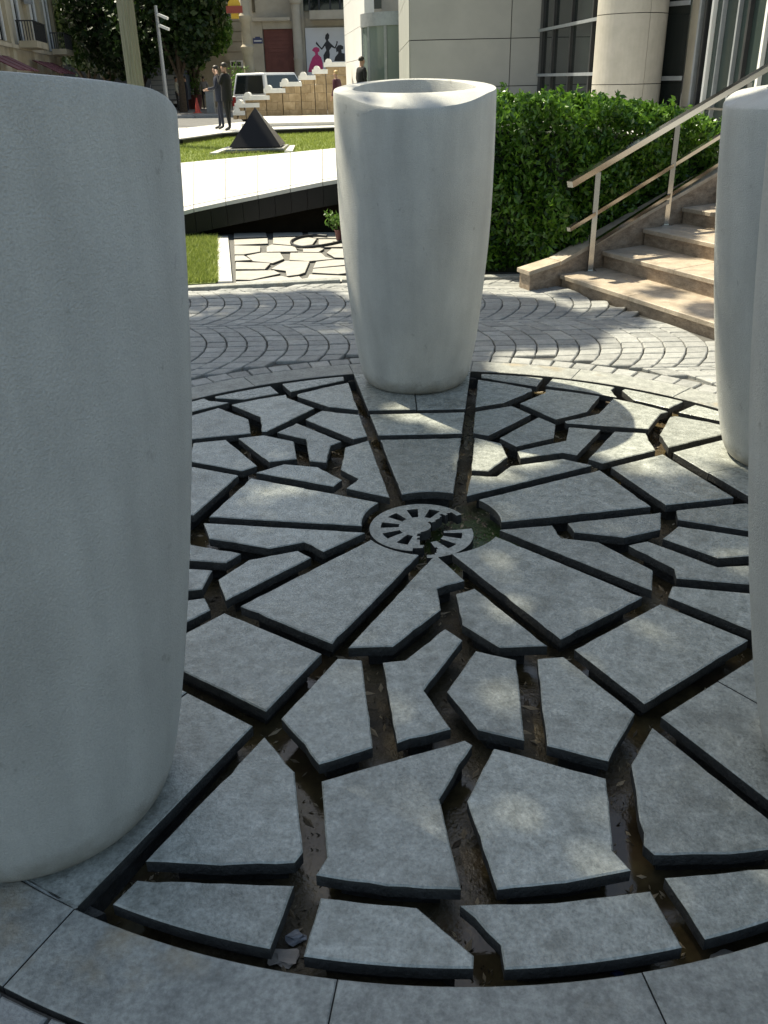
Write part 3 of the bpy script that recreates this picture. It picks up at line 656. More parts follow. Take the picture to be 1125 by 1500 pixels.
def rampt(x, t, dz=0.0):
    n_ = Vector((x, WY - .03, rz(x))); f_ = Vector((float(np.interp(x, nx, fxs)), float(np.interp(x, nx, fys)), rz(x))); q = n_.lerp(f_, t)
    return (q.x + 1, q.y - 9, q.z + dz + .03)
for i in range(len(xs) - 1):
    for j in range(len(rows) - 1):
        g = .003; x0, x1 = xs[i] + g, xs[i + 1] - g; t0, t1 = rows[j] + (.008 if j == 1 else .006 if j in (5, 6) else .0014), rows[j + 1] - .001
        MB().hull8([rampt(x0, t0, -.04), rampt(x1, t0, -.04), rampt(x1, t1, -.04), rampt(x0, t1, -.04), rampt(x0, t0), rampt(x1, t0), rampt(x1, t1), rampt(x0, t1)]).build('paving_slab', M['pale'], rm)
b = MB(); b2 = MB()
for i in range(len(xs) - 1):
    x0, x1 = xs[i], xs[i + 1]
    if rz(x1) < .06: continue
    P = [rampt(x0, .03), rampt(x1, .03), rampt(x1, .995), rampt(x0, .995)]
    b2.hull8([(q[0], q[1] + (.09 if k < 2 else 0), 0.0) for k, q in enumerate(P)] + [(q[0], q[1] + (.09 if k < 2 else 0), max(.002, q[2] - .043)) for k, q in enumerate(P)])
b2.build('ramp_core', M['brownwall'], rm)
for i in range(len(xs) - 1):
    for h in (0, 1):
        x0 = xs[i] + (xs[i + 1] - xs[i]) * h / 2 + .002; x1 = xs[i] + (xs[i + 1] - xs[i]) * (h + 1) / 2 - .002
        if rz(x0) < .1: continue
        y = WY - 9; zl = lambda x: max(.001, rz(x) + .03 - .255)
        MB().hull8([(x0 + 1, y, zl(x0)), (x1 + 1, y, zl(x1)), (x1 + 1, y + .03, zl(x1)), (x0 + 1, y + .03, zl(x0)), (x0 + 1, y, rz(x0) - .012), (x1 + 1, y, rz(x1) - .012), (x1 + 1, y + .03, rz(x1) - .012), (x0 + 1, y + .03, rz(x0) - .012)]).build('fascia_panel', M['blackgr'], rm)
# hose and little shrub on the bed
hp = [(895, 622), (830, 618), (760, 625), (715, 640), (700, 655), (712, 670), (760, 680), (830, 678), (900, 668), (960, 655), (1010, 640)]
hpts = [G(240 + a * .26667, 180 + c * .26667, .014) for a, c in hp]
# smooth it
sm = []
for i in range(len(hpts) - 1):
    p0 = hpts[max(i - 1, 0)]; p1 = hpts[i]; p2 = hpts[i + 1]; p3 = hpts[min(i + 2, len(hpts) - 1)]
    for t in (0, .25, .5, .75): sm.append(.5 * ((2 * p1) + (p2 - p0) * t + (2 * p0 - 5 * p1 + 4 * p2 - p3) * t * t + (3 * p1 - p0 - 3 * p2 + p3) * t ** 3))
sm.append(hpts[-1])
tag(MB().tube(sm, .014, 8).build('hose', M['rubber'], smooth=True), 'black rubber hose curled in a loop on the slab bed', 'hose')
pb = G(497, 352, 0); sh = tag(empty('small_shrub', (pb.x, pb.y, 0)), 'small pale-leaved shrub in a reddish pot on the slab bed behind the planter', 'shrub')
MB().lathe([(.03, .001), (.045, .10), (.05, .105), (.045, .106), (.04, .09), (.001, .088)], 16).build('pot', M['terracotta'], sh, True)
b = MB()
for k in range(6):
    a = k * 1.05; b.tube([(0, 0, .08), (.04 * math.cos(a), .04 * math.sin(a), .17), (.11 * math.cos(a), .11 * math.sin(a), .26)], [.005, .004, .002], 5)
b.build('stems', M['bark'], sh)
lv = []
for k in range(220): a = rng.uniform(0, 2 * PI); r = rng.uniform(.02, .14); lv.append((r * math.cos(a), r * math.sin(a), .14 + r * .8 + rng.normal() * .03))
leafmesh('leaves', lv, .05, M['leafbright'], sh, .4, .5)
# terrace behind the hedge
tag(MB().prism([(1.02, 6.94), (2.2, 7.3), (3.9, 6.2), (14, -1), (30, -1), (30, 26.4), (rF[-1].x + .06, 26.4), (rF[-1].x + .04, rF[-1].y + .02)], -.029, .738).build('terrace', M['pale']), kind='structure')

# ---------------------------------------------------------------- far lawn, pyramid, path
LZ = .10
lawn2 = tag(empty('far_lawn', (-4, 18, -.03)), kind='structure')
l2 = [(-16, fy(-9) + .05)] + [(p.x, p.y + .05) for p in rF[1:8]] + [(-.35, 29), (-3, 27), (-16, 20.2)]
MB().prism([(x + 4, y - 18) for x, y in l2], .001, LZ + .03).build('turf', M['turf'], lawn2)
gz = [(-7.5, fy(-7.5) + .08), (rF[4].x, rF[4].y + .08), (rF[6].x, rF[6].y + .08), (-.9, 27), (-7.5, 24)]
blades('grass', gz, LZ - .005, 52000, .06, lawn2, (-4, 18, -.03), .009)
pe0, pe1, pe2, pe3 = G(265, 203, .25), G(325, 194.5, .25), G(382, 190, .25), G(490, 186, .25)
near = [Vector((pe0.x - 9, pe0.y - 3, 0)), pe0, pe1, pe2, pe3, Vector((pe3.x + 1.2, pe3.y + .4, 0))]
farl = [Vector((near[0].x - 2, pe0.y + 5.0, 0)), Vector((pe0.x - 1.0, pe0.y + 6, 0)), Vector((pe1.x - .6, pe1.y + 6.6, 0)), Vector((pe2.x - .2, pe2.y + 8, 0)), Vector((pe3.x, pe3.y + 9, 0)), Vector((pe3.x + 1.2, pe3.y + 9, 0))]
pth = tag(empty('path', (-4, 26, -.03)), kind='structure')
for i in range(5):
    a, c, d, e = near[i], near[i + 1], farl[i + 1], farl[i]; m = 4
    for j in range(m):
        q = [a.lerp(c, j / m), a.lerp(c, (j + 1) / m), e.lerp(d, (j + 1) / m), e.lerp(d, j / m)]; g = .004
        q = inset([(v.x + 4, v.y - 26) for v in q], g); MB().prism(q, .001, .28, .004).build('paving_slab', M['pale'], pth)
    dd = (c - a).normalized(); nr = Vector((dd.y, -dd.x, 0))
    q = [a + nr * .002, c + nr * .002, c + nr * .04, a + nr * .04]; MB().prism([(v.x + 4, v.y - 26) for v in q], .0012, .255).build('edge_fascia', M['blackgr'], pth)
# pyramid
pl, pr = G(335, 217, LZ + .10), G(411, 214, LZ + .10); pw = (pr - pl).length; pc = (pl + pr) / 2 + Vector((0, pw / 2, 0))
apex = V(365, 157, pc.y).z
py = tag(empty('pyramid', (pc.x, pc.y, LZ)), 'polished black stone pyramid on a low grey plinth in the lawn', 'pyramid')
h = pw / 2
MB().add([(-h, -h, .10), (h, -h, .10), (h, h, .10), (-h, h, .10), (0, 0, apex - LZ)], [(0, 1, 4), (1, 2, 4), (2, 3, 4), (3, 0, 4), (3, 2, 1, 0)]).build('stone', M['blackgr'], py)
for sx in (-1, 1):
    for sy in (-1, 1): MB().box(sx * h * .72 - .03, sx * h * .72 + .03, sy * h * .72 - .03, sy * h * .72 + .03, .072, .0995).build('foot', M['frame'], py)
MB().prism([(-h * 1.12, -h * 1.15), (h * 1.12, -h * 1.15), (h * 1.12, h * 1.1), (-h * 1.12, h * 1.1)], .001, .072, .006).build('plinth', M['ring'], py)
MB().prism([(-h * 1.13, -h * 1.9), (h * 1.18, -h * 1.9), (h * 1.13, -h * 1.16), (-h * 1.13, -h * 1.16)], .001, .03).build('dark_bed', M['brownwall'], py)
for s in (-1, 1):
    MB().prism([(s * h * 1.16, h * 1.1), (s * h * 1.38, h * 1.1), (s * h * 1.55, -h * 2.2), (s * h * 1.24, -h * 2.2)], .001, .05, .004).build('curb', M['pale'], py)

# ---------------------------------------------------------------- street
kz = tag(empty('sidewalk', (-6, 46, -.03)), kind='structure')
ky = G(300, 173, 0).y
MB().prism([(-40 + 6, ky - 46), (1 + 6, ky + 2 - 46), (1 + 6, ky + 60 - 46), (-40 + 6, ky + 60 - 46)], .001, .13).build('sidewalk_slab', M['walk'], kz)
for i in range(20):
    x0 = -30 + i * 1.5; yy = lambda x: ky + (x + 40) * 2 / 41
    MB().prism([(x0 + .01 + 6, yy(x0) - .16 - 46), (x0 + 1.49 + 6, yy(x0 + 1.5) - .16 - 46), (x0 + 1.49 + 6, yy(x0 + 1.5) - .005 - 46), (x0 + .01 + 6, yy(x0) - .005 - 46)], .001, .15, .01).build('kerb_stone', M['grey'], kz)
SZ = .10
def gp(px, py, z=SZ): return G(px, py, z)
# ================================================================== SHADE TREE (left of the frame, its crown reaches over the fountain)
SHP = [(250, 436), (480, 424), (560, 462), (700, 430), (800, 438), (905, 480), (860, 508), (725, 512), (700, 556), (760, 566), (850, 600), (830, 640), (905, 668), (1000, 652), (1125, 705), (1125, 1500), (0, 1500), (0, 600)]
shw = [(G(a, c).x, G(a, c).y) for a, c in SHP]
shw = [q for q in shw[:15]] + [(2.6, -.8), (3.2, -4.5), (-6, -5), (-6.5, 2.0), (-3.4, 3.8)]
spots = [(400, 722, .13), (735, 895, .10), (950, 688, .14), (648, 622, .12), (300, 455, .20), (515, 482, .17), (1090, 825, .09), (300, 830, .08), (560, 1190, .09)]
spw = [(G(a, c).x, G(a, c).y, r) for a, c, r in spots] + [(.66, 1.06, .64), (2.25, -.1, .40)]
tr = tag(empty('shade_tree', (-7.2, 1.2, -.03)), 'tall leafy tree whose crown spreads over the fountain', 'tree')
N_ = 900000
hz = rng.uniform(8.0, 12.5, N_); gx = rng.uniform(-6.5, 3.4, N_); gy = rng.uniform(-5, 4.6, N_)
k = TOSUN.x / TOSUN.z, TOSUN.y / TOSUN.z
EXTRA = [(1.45, 3.0, .22), (1.9, 3.3, .16), (1.7, 4.1, .2), (2.1, 2.7, .2), (1.3, 3.7, .14), (2.3, 4.0, .18)]
X = gx + k[0] * hz; Y = gy + k[1] * hz
ins = inpoly(gx, gy, shw)
for a, c, r in EXTRA: ins |= ((gx - a) ** 2 + ((gy - c) * .8) ** 2 < r * r) & (rng.uniform(0, 1, N_) < .7)
for a, c, r in spw: ins &= (rng.uniform(0, 1, N_) < (.22 if r < .3 else .03)) | ((gx - a) ** 2 + (gy - c) ** 2 > (r * (1 + .35 * np.sin(5 * np.arctan2(gy - c, gx - a) + a * 9))) ** 2)
clump = np.sin(2.1 * X + 1.3 * hz) * np.sin(1.9 * Y - 1.1 * hz) + .6 * np.sin(4.3 * X - 2 * Y)
keep = ins & (rng.uniform(0, 1, N_) < .125 * (1.2 + .3 * clump))
P = np.stack([X, Y, hz], 1)[keep]
# the rest of the crown, away from the fountain's light
q = rng.normal(size=(9000, 3)); q /= np.linalg.norm(q, axis=1)[:, None]; q *= rng.uniform(.55, 1, (9000, 1)) ** .5
Q = q * np.array([3.0, 3.2, 2.6]) + np.array([-8.4, 2.2, 10.2])
gq = Q[:, :2] - np.array(k)[None, :] * Q[:, 2:3]
Q = Q[~((gq[:, 0] > -2.6) & (gq[:, 1] > 2.2))]
P = np.concatenate([P, Q]); 
leafmesh('crown', P - np.array([-7.2, 1.2, -.03]), .15, M['leafshade'], tr, .6, .2)
b = MB(); b.tube([(0, 0, 0), (.05, 0, 2), (.1, .05, 5.2), (.3, .2, 8.5)], [.28, .22, .18, .12], 12)
for k2 in range(9):
    a = k2 * .7; r = random.uniform(1.5, 4.2); zz = random.uniform(5, 7)
    tx, ty = (2.5 + r * math.cos(a) * .9, 1.3 + r * math.sin(a))
    b.tube([(.1, .05, zz), (tx * .5, ty * .5, zz + 1.6), (tx, ty, 10)], [.09, .06, .02], 7)
b.build('trunk', M['bark'], tr, True)

# ================================================================== OFFICE BUILDING (right)
FY = 17.0
ob = tag(empty('office_building', (V(700, 100, FY).x, FY, .74)), 'pale panelled office building with round column, dark glazing and entrance doors', 'building')
def lo(v): return tuple(Vector(v) - ob.location)
def opart(name, m, fn):
    b = MB(); fn(b); b.v = [lo(p) for p in b.v]; return b.build(name, m, ob)
xj = [V(601, 90, FY).x, V(747, 90, FY).x, V(790, 90, FY).x]
zA = V(700, 57, FY).z; zB = V(700, 127, FY).z; ph = zA - zB
opart('backing_wall', M['frame'], lambda b: b.box(xj[0] + .03, xj[2] + 6, FY + .06, FY + 9, .741, 9))
zr = [zB - 2 * ph, zB - ph, zB, zA, zA + ph, zA + 2 * ph, zA + 3 * ph, zA + 4 * ph, zA + 5 * ph]
for i in range(len(zr) - 1):
    for j in range(2):
        opart('wall_panel', M['panel'], lambda b: b.box(xj[j] + .008, xj[j + 1] - .008, FY, FY + .05, max(.742, zr[i] + .008), zr[i + 1] - .008))
    for yy in range(4):
        opart('wall_panel', M['panel'], lambda b: b.box(xj[0] - .02, xj[0] + .025, FY + .07 + yy * 2, FY + 2.055 + yy * 2, max(.742, zr[i] + .008), zr[i + 1] - .008))
def wallseg(a, c, z0, z1, th, name, m):
    a = Vector(a); c = Vector(c); d = (c - a).normalized(); nr = Vector((-d.y, d.x)) * th
    P = [a, c, c + nr, a + nr]
    return opart(name, m, lambda b: b.hull8([(q.x, q.y, z0) for q in P] + [(q.x, q.y, z1) for q in P]))
def mull(p, d, w_, dp, z0, z1, m='frame', name='mullion'):
    p = Vector(p); d = Vector(d).normalized(); nr = Vector((-d.y, d.x)); P = [p - d * w_ / 2 - nr * dp, p + d * w_ / 2 - nr * dp, p + d * w_ / 2 + nr * .02, p - d * w_ / 2 + nr * .02]
    return opart(name, M[m], lambda b: b.hull8([(q.x, q.y, z0) for q in P] + [(q.x, q.y, z1) for q in P]))
CY = 11.9; cc = V(920, 90, CY); CR = 49 / 1428 * (CY + 2.95 + .05)
g0 = Vector((xj[2] + .02, FY - .02)); g1 = Vector((cc.x - .1, CY + .45))
gd = (g1 - g0).normalized()
wallseg(g0, g1, .741, 8, .04, 'window_glass', M['glass'])
opart('corner_trim', M['pil'], lambda b: b.box(xj[2] - .005, xj[2] + .14, FY - .06, FY - .008, .742, 8))
for t in (.03, .22, .48, .75): mull(g0.lerp(g1, t), gd, .07 if t > .1 else .2, .05, .742, 7.9)
for z in (V(794, 110, FY).z, V(794, 45, FY).z, V(794, 45, FY).z + .8):
    n_ = Vector((-gd.y, gd.x)); a_, c_ = g0 - n_ * .07, g1 - n_ * .07; P = [a_, c_, c_ + n_ * .045, a_ + n_ * .045]
    opart('transom', M['grey'], lambda b: b.hull8([(q.x, q.y, z - .025) for q in P] + [(q.x, q.y, z + .025) for q in P]))
# round column in drum pieces
ch = V(920, 22, CY).z - V(920, 123, CY).z; zc0 = V(920, 123, CY).z
for i in range(-1, 7):
    z0 = max(.742, zc0 + i * ch + .005); z1 = zc0 + (i + 1) * ch - .005
    for s in range(3):
        a0 = math.radians(-75 + 120 * s) + .006; a1 = a0 + math.radians(120) - .012
        pts_ = [(cc.x + CR * math.cos(a0 + (a1 - a0) * t / 16), CY + CR * math.sin(a0 + (a1 - a0) * t / 16)) for t in range(17)] + [(cc.x + (CR - .06) * math.cos(a1 - (a1 - a0) * t / 16), CY + (CR - .06) * math.sin(a1 - (a1 - a0) * t / 16)) for t in range(17)]
        o = opart('column_panel', M['beigepanel'], lambda b: b.prism(pts_, z0, z1))
opart('column_core', M['frame'], lambda b: b.lathe([(CR - .07, .742), (CR - .07, 8)], 32, (cc.x, CY)))
# right hand glazing and entrance frames
e0 = Vector((cc.x + .25, CY + .35)); e1 = Vector((V(1003, 90, 11.6).x, 11.6)); e2 = Vector((V(1016, 90, 11.2).x, 11.2)); e3 = Vector((V(1190, 90, 8.6).x, 8.6))
wallseg(e0, e1, .741, 8, .04, 'window_glass', M['glass'])
wallseg(e1 + Vector((0, -.05)), e2 + Vector((0, -.05)), .741, 8, .2, 'pillar', M['pil'])
wallseg(e2, e3, .741, 8, .04, 'door_glass', M['glassgreen'])
d3 = (e3 - e2).normalized(); d1 = (e1 - e0).normalized()
for z in (1.42, 2.4):
    n_ = Vector((-d1.y, d1.x)); a_, c_ = e0 - n_ * .06, e1 - n_ * .06; P = [a_, c_, c_ + n_ * .04, a_ + n_ * .04]
    opart('transom', M['grey'], lambda b: b.hull8([(q.x, q.y, z - .03) for q in P] + [(q.x, q.y, z + .03) for q in P]))
for px, ww, mm in ((1020, .05, 'grey'), (1028, .06, 'frame'), (1038, .05, 'white'), (1052, .03, 'grey'), (1075, .035, 'grey'), (1090, .05, 'frame'), (1116, .05, 'white'), (1140, .06, 'frame')):
    # where the pixel's upright plane cuts the door line
    best = min((abs(PJ((e2.lerp(e3, t).x, e2.lerp(e3, t).y, 1.5))[0] - px), t) for t in np.linspace(0, 1, 200))[1]
    mull(e2.lerp(e3, best), d3, ww, .06, .742, 7.9, mm, 'door_frame')
n_ = Vector((-d3.y, d3.x)); a_, c_ = e2 - n_ * .11, e3 - n_ * .11; P = [a_, c_, c_ + n_ * .04, a_ + n_ * .04]
opart('guard_rail', M['steel'], lambda b: b.hull8([(q.x, q.y, 1.02) for q in P] + [(q.x, q.y, 1.05) for q in P]))
# sunlit return wall and revolving door further back
r0 = Vector((V(535, 60, 28).x, 28.0)); r1 = Vector((V(505, 60, 36).x, 36.0)); rd_ = (r1 - r0).normalized()
rw = tag(empty('wing_wall', (r0.x, r0.y, .35)), 'white panelled wing of the building catching the sun beside the revolving door', 'building')
zz0 = V(520, 88, 31).z; zz1 = V(520, 42, 31).z; dz = zz1 - zz0
for i in range(-2, 6):
    for j in range(2):
        a = r0.lerp(r1, j / 2) + rd_ * .01; c = r0.lerp(r1, (j + 1) / 2) - rd_ * .01; nr = Vector((rd_.y, -rd_.x)) * .3
        P = [a, c, c + nr, a + nr]; z0 = max(.351, zz0 + i * dz + .008); z1 = zz0 + (i + 1) * dz - .008
        if z1 <= z0: continue
        b = MB(); b.hull8([tuple(Vector((q.x, q.y, z)) - rw.location) for z in (z0, z1) for q in P]); b.build('wall_panel', M['white'], rw)
tag(MB().prism([(r1.x - 3, 26.5), (3, 26.5), (3, 40), (r1.x - 3, 40)], -.028, .348).build('entrance_floor', M['pale']), kind='structure')
RC = V(596, 60, 26.8); rv = tag(empty('revolving_door', (RC.x, RC.y, .35)), 'round glass revolving door with a flat grey drum canopy', 'door')
RR = 1.32; zt = V(570, 38, 26).z - .35; zt2 = V(570, 18, 26).z - .35
MB().lathe([(.001, zt), (RR + .06, zt), (RR + .06, zt2), (.001, zt2 + .01)], 48).build('canopy', M['grey'], rv, True)
for s in range(12):
    a0 = math.radians(30 * s + 1.5); a1 = math.radians(30 * s + 28.5)
    p_ = [(RR * math.cos(a0 + (a1 - a0) * t / 5), RR * math.sin(a0 + (a1 - a0) * t / 5)) for t in range(6)] + [((RR - .02) * math.cos(a1 - (a1 - a0) * t / 5), (RR - .02) * math.sin(a1 - (a1 - a0) * t / 5)) for t in range(6)]
    MB().prism(p_, .05, zt - .002).build('curved_pane', M['glasspale'], rv)
    MB().box(RR * math.cos(a0 - .026) - .04, RR * math.cos(a0 - .026) + .04, RR * math.sin(a0 - .026) - .04, RR * math.sin(a0 - .026) + .04, .002, zt - .002).build('post', M['grey'], rv)
for s in range(4):
    a = math.radians(20 + 90 * s); MB().bar((.05 * math.cos(a), .05 * math.sin(a), zt / 2), ((RR - .06) * math.cos(a), (RR - .06) * math.sin(a), zt / 2), .03, zt - .1).build('wing', M['glasspale'], rv)

# ================================================================== STEPPED STONE WALL
SY = 33.0
sw2 = tag(empty('stepped_wall', (V(430, 150, SY).x, SY, .25)), 'stepped tan stone wall with white copings running down to the pavement', 'wall')
caps = [(476, 506, 91), (459, 480, 101.6), (439, 462.4, 110.4), (412, 442, 120), (388, 418, 129.6), (357.6, 395, 140), (345.6, 380, 151), (343, 359, 162.4)]
def so(v): return tuple(Vector(v) - sw2.location)
cx_ = []
for l, r, t in caps: cx_.append((V(l, t, SY).x, V(r, t, SY).x, V((l + r) / 2, t, SY).z))
for i, (x0, x1, z) in enumerate(cx_):
    b = MB(); b.box(x0 - .05, x1, SY - .06, SY + .5, z - .15, z); b.v = [so(p) for p in b.v]; b.build('coping', M['cap'], sw2)
    b = MB(); b.tube([(x0 + .12, SY - .09, z + .01), (x0 + .12, SY + .52, z + .01)], .11, 14); b.v = [so(p) for p in b.v]; b.build('scroll', M['cap'], sw2, True)
for i, (x0, x1, z) in enumerate(cx_):
    xr = cx_[i - 1][0] if i else x1
    rowh = .28; k0 = 0; z0 = .251
    while z0 < z - .16:
        z1 = min(z0 + rowh - .006, z - .152); xx = x0 + (.0 if k0 % 2 else -.0)
        cuts_ = [x0 + .02, (x0 + xr) / 2 + (.12 if k0 % 2 else -.1), xr]
        for j in range(2):
            if cuts_[j + 1] - cuts_[j] < .06: continue
            b = MB(); b.box(cuts_[j] + .003, cuts_[j + 1] - .003, SY - random.uniform(0, .012), SY + .44, z0, z1); b.v = [so(p) for p in b.v]; b.build('block', M['tan'], sw2)
        z0 = z0 + rowh; k0 += 1
# ================================================================== SHOP BUILDING behind the cars
BY = 46.0
sb = tag(empty('shop_building', (V(440, 100, BY).x, BY, .10)), 'beige stone shop building with dark red shutter, round column and fashion poster', 'building')
def bo(v): return tuple(Vector(v) - sb.location)
def bpart(name, m, x0, x1, y0, y1, z0, z1):
    b = MB(); b.box(x0, x1, y0, y1, z0, z1); b.v = [bo(p) for p in b.v]; return b.build(name, M[m], sb)
bx = lambda px: V(px, 70, BY).x
bz = lambda py, px=440: V(px, py, BY).z
bpart('wall', 'greybeige', bx(366), bx(640), BY + .3, BY + 6, .101, 11)
bpart('side_pier', 'greybeige', bx(366), bx(386), BY, BY + .29, .101, bz(30))
bpart('pier', 'greybeige', bx(431), bx(447), BY + .05, BY + .29, .101, 9)
bpart('red_shutter', 'redpanel', bx(387), bx(430), BY + .12, BY + .28, .101, bz(42))
bpart('lintel', 'greybeige', bx(386.5), bx(430.5), BY, BY + .29, bz(41.5), bz(30))
bpart('cornice', 'greybeige', bx(374), bx(428), BY - .25, BY - .005, bz(30), bz(25))
bpart('balcony', 'greybeige', bx(457), bx(560), BY - .7, BY + .28, bz(30), bz(17))
bpart('window', 'glass', bx(447), bx(560), BY + .2, BY + .29, bz(16), bz(-40))
for px in (456, 470, 486, 500): bpart('window_frame', 'iron', bx(px) - .04, bx(px) + .04, BY + .14, BY + .195, bz(16), bz(-40))
bpart('slit_window', 'glass', bx(373), bx(377), BY + .25, BY + .295, bz(16), bz(-6))
b = MB(); b.lathe([(.30, .101), (.30, .5), (.24, .55), (.235, 2.4), (.25, 2.45), (.25, 2.5), (.225, 2.55), (.21, bz(6)), (.27, bz(5)), (.30, bz(1)), (.30, bz(-3)), (.22, bz(-4)), (.21, 10)], 24, (bx(437), BY - .18)); b.v = [bo(p) for p in b.v]; b.build('column', M['greybeige'], sb, True)
for k in range(14): bpart('shutter_slat', 'redpanel', bx(387) + .02, bx(430) - .02, BY + .105, BY + .118, 1.6 + k * .17, 1.75 + k * .17)
# poster
px0, px1 = bx(448), bx(512); pz1 = bz(41); pz0 = 1.6
bpart('poster_board', 'poster', px0, px1, BY + .1, BY + .29, pz0, pz1)
def flat(name, m, pts_):
    b = MB(); P = [V(380 + .16 * a, .16 * c, BY + .09) for a, c in pts_]
    n_ = len(P); b.add([bo((p.x, BY + .094, p.z)) for p in P] + [bo((p.x, BY + .0985, p.z)) for p in P], [list(range(n_)), list(range(n_, 2 * n_))[::-1]] + [[i, n_ + i, n_ + (i + 1) % n_, (i + 1) % n_] for i in range(n_)])
    b.build(name, M[m], sb)
flat('printed_figure', 'black', [(600, 350), (605, 320), (625, 300), (640, 320), (638, 350), (628, 365), (635, 378), (655, 400), (690, 432), (705, 395), (705, 375), (718, 380), (712, 410), (695, 446), (660, 432), (640, 460), (645, 500), (640, 560), (630, 620), (605, 620), (590, 560), (586, 505), (612, 460), (600, 420), (572, 458), (540, 425), (515, 400), (522, 380), (545, 412), (570, 440), (595, 400), (612, 376)])
flat('printed_dress', 'pink', [(480, 460), (500, 435), (525, 430), (550, 445), (550, 470), (535, 478), (538, 500), (565, 525), (580, 580), (583, 660), (445, 660), (462, 590), (485, 530), (512, 500), (508, 480)])
flat('printed_dress', 'black', [(700, 440), (720, 415), (745, 410), (768, 425), (768, 450), (750, 455), (755, 485), (780, 490), (781, 560), (684, 560), (695, 520), (722, 488), (720, 470), (705, 478)])
pq = tag(MB().box(-.24, .24, -.02, .0, -.12, .12).box(-.12, .12, -.021, -.001, .12, .18).build('street_sign', M['blue'], loc=(bx(378.5), BY - .001, bz(58.5))), 'small dark blue enamel street name plate on the beige wall', 'sign')
MB().box(-.19, .19, -.026, -.0215, -.03, .03).build('lettering_band', M['poster'], pq)
# corner pillar with statues-like mouldings, café sign
cp = tag(empty('ornate_pillar', (V(365, 100, 44.5).x, 44.5, .10)), 'weathered ornate stone pillar at the street corner beside the shop building', 'pillar')
MB().lathe([(.34, .001), (.34, .5), (.28, .6), (.26, 1.4), (.31, 1.5), (.25, 1.62), (.24, 2.6), (.30, 2.7), (.33, 2.9), (.24, 3.0), (.22, 3.9), (.30, 4.0), (.31, 4.2), (.23, 4.3), (.22, 9)], 20).build('shaft', M['cream'], cp, True)
MB().box(-.36, .36, -.36, .36, .0005, .28).build('base', M['cream'], cp)
cs = tag(empty('hanging_sign', (V(343, 8, 42).x, 42.0, V(343, 8, 42).z)), 'yellow and red hanging sign bracketed off the corner building', 'sign')
MB().lathe([(.001, -.05), (.28, -.05), (.28, .05), (.001, .05)], 24).build('sun_disc', M['yellow'], cs).rotation_euler = (PI / 2, 0, 0)
b = MB(); b.box(-.36, .36, -.05, .05, -.30, -.02); b.build('red_board', M['signred'], cs).location = (0, -.06, 0)
b = MB(); b.box(-.17, .17, -.05, .05, -.52, -.31); b.build('yellow_board', M['yellow'], cs)
MB().bar((0, 0, .26), (1.6, .6, .5), .04, .04).build('bracket', M['iron'], cs)
# ================================================================== CORNER BUILDING further back
KY = 58.0
kb2 = tag(empty('corner_building', (V(330, 100, KY).x, KY, .10)), 'grey old corner building with arched window, balcony and air conditioners', 'building')
def kpart(name, m, x0, x1, y0, y1, z0, z1):
    b = MB(); b.box(x0, x1, y0, y1, z0, z1); b.v = [tuple(Vector(p) - kb2.location) for p in b.v]; return b.build(name, M[m], kb2)
kx = lambda px: V(px, 60, KY).x
kzz = lambda py, px=330: V(px, py, KY).z
kpart('wall', 'greybeige', kx(270), kx(385), KY + .2, KY + 7, .101, 13)
for k in range(12): kpart('stone_course', 'greybeige', kx(326), kx(368), KY + .13, KY + .195, kzz(105) + k * .55, kzz(105) + k * .55 + .5)
kpart('balcony', 'greybeige', kx(283), kx(332), KY - .9, KY + .19, kzz(68), kzz(60))
for k in range(20): xx = kx(284) + (kx(331) - kx(284)) * k / 19; kpart('baluster', 'iron', xx - .018, xx + .018, KY - .88, KY - .84, kzz(60) + .001, kzz(44) - .03)
kpart('balcony_rail', 'iron', kx(283), kx(332), KY - .9, KY - .82, kzz(44) - .028, kzz(44) + .03)
b = MB(); wx0, wx1 = kx(308.5), kx(321.5); zt_ = kzz(18)
pts_ = [(wx0, kzz(60)), (wx1, kzz(60)), (wx1, zt_)] + [((wx0 + wx1) / 2 + (wx1 - wx0) / 2 * math.cos(t), zt_ + (wx1 - wx0) * .9 * math.sin(t)) for t in np.linspace(.2, PI - .2, 9)] + [(wx0, zt_)]
n_ = len(pts_); b.add([(x, KY + .12, z) for x, z in pts_] + [(x, KY + .19, z) for x, z in pts_], [list(range(n_)), list(range(n_, 2 * n_))[::-1]] + [[i, n_ + i, n_ + (i + 1) % n_, (i + 1) % n_] for i in range(n_)])
b.v = [tuple(Vector(p) - kb2.location) for p in b.v]; b.build('arched_window', M['glass'], kb2)
kpart('window_frame', 'white', (wx0 + wx1) / 2 - .06, (wx0 + wx1) / 2 + .06, KY + .08, KY + .118, kzz(60), zt_)
kpart('window_frame', 'white', wx0, wx1, KY + .08, KY + .118, zt_ - .001 - .1 + .1, zt_ + .14)
for px in (339.5, 348): kpart('air_conditioner', 'white', kx(px) - .2, kx(px) + .2, KY - .15, KY + .125, kzz(99), kzz(89)); kpart('fan_grille', 'frame', kx(px) - .12, kx(px) + .12, KY - .16, KY - .152, kzz(97), kzz(91))
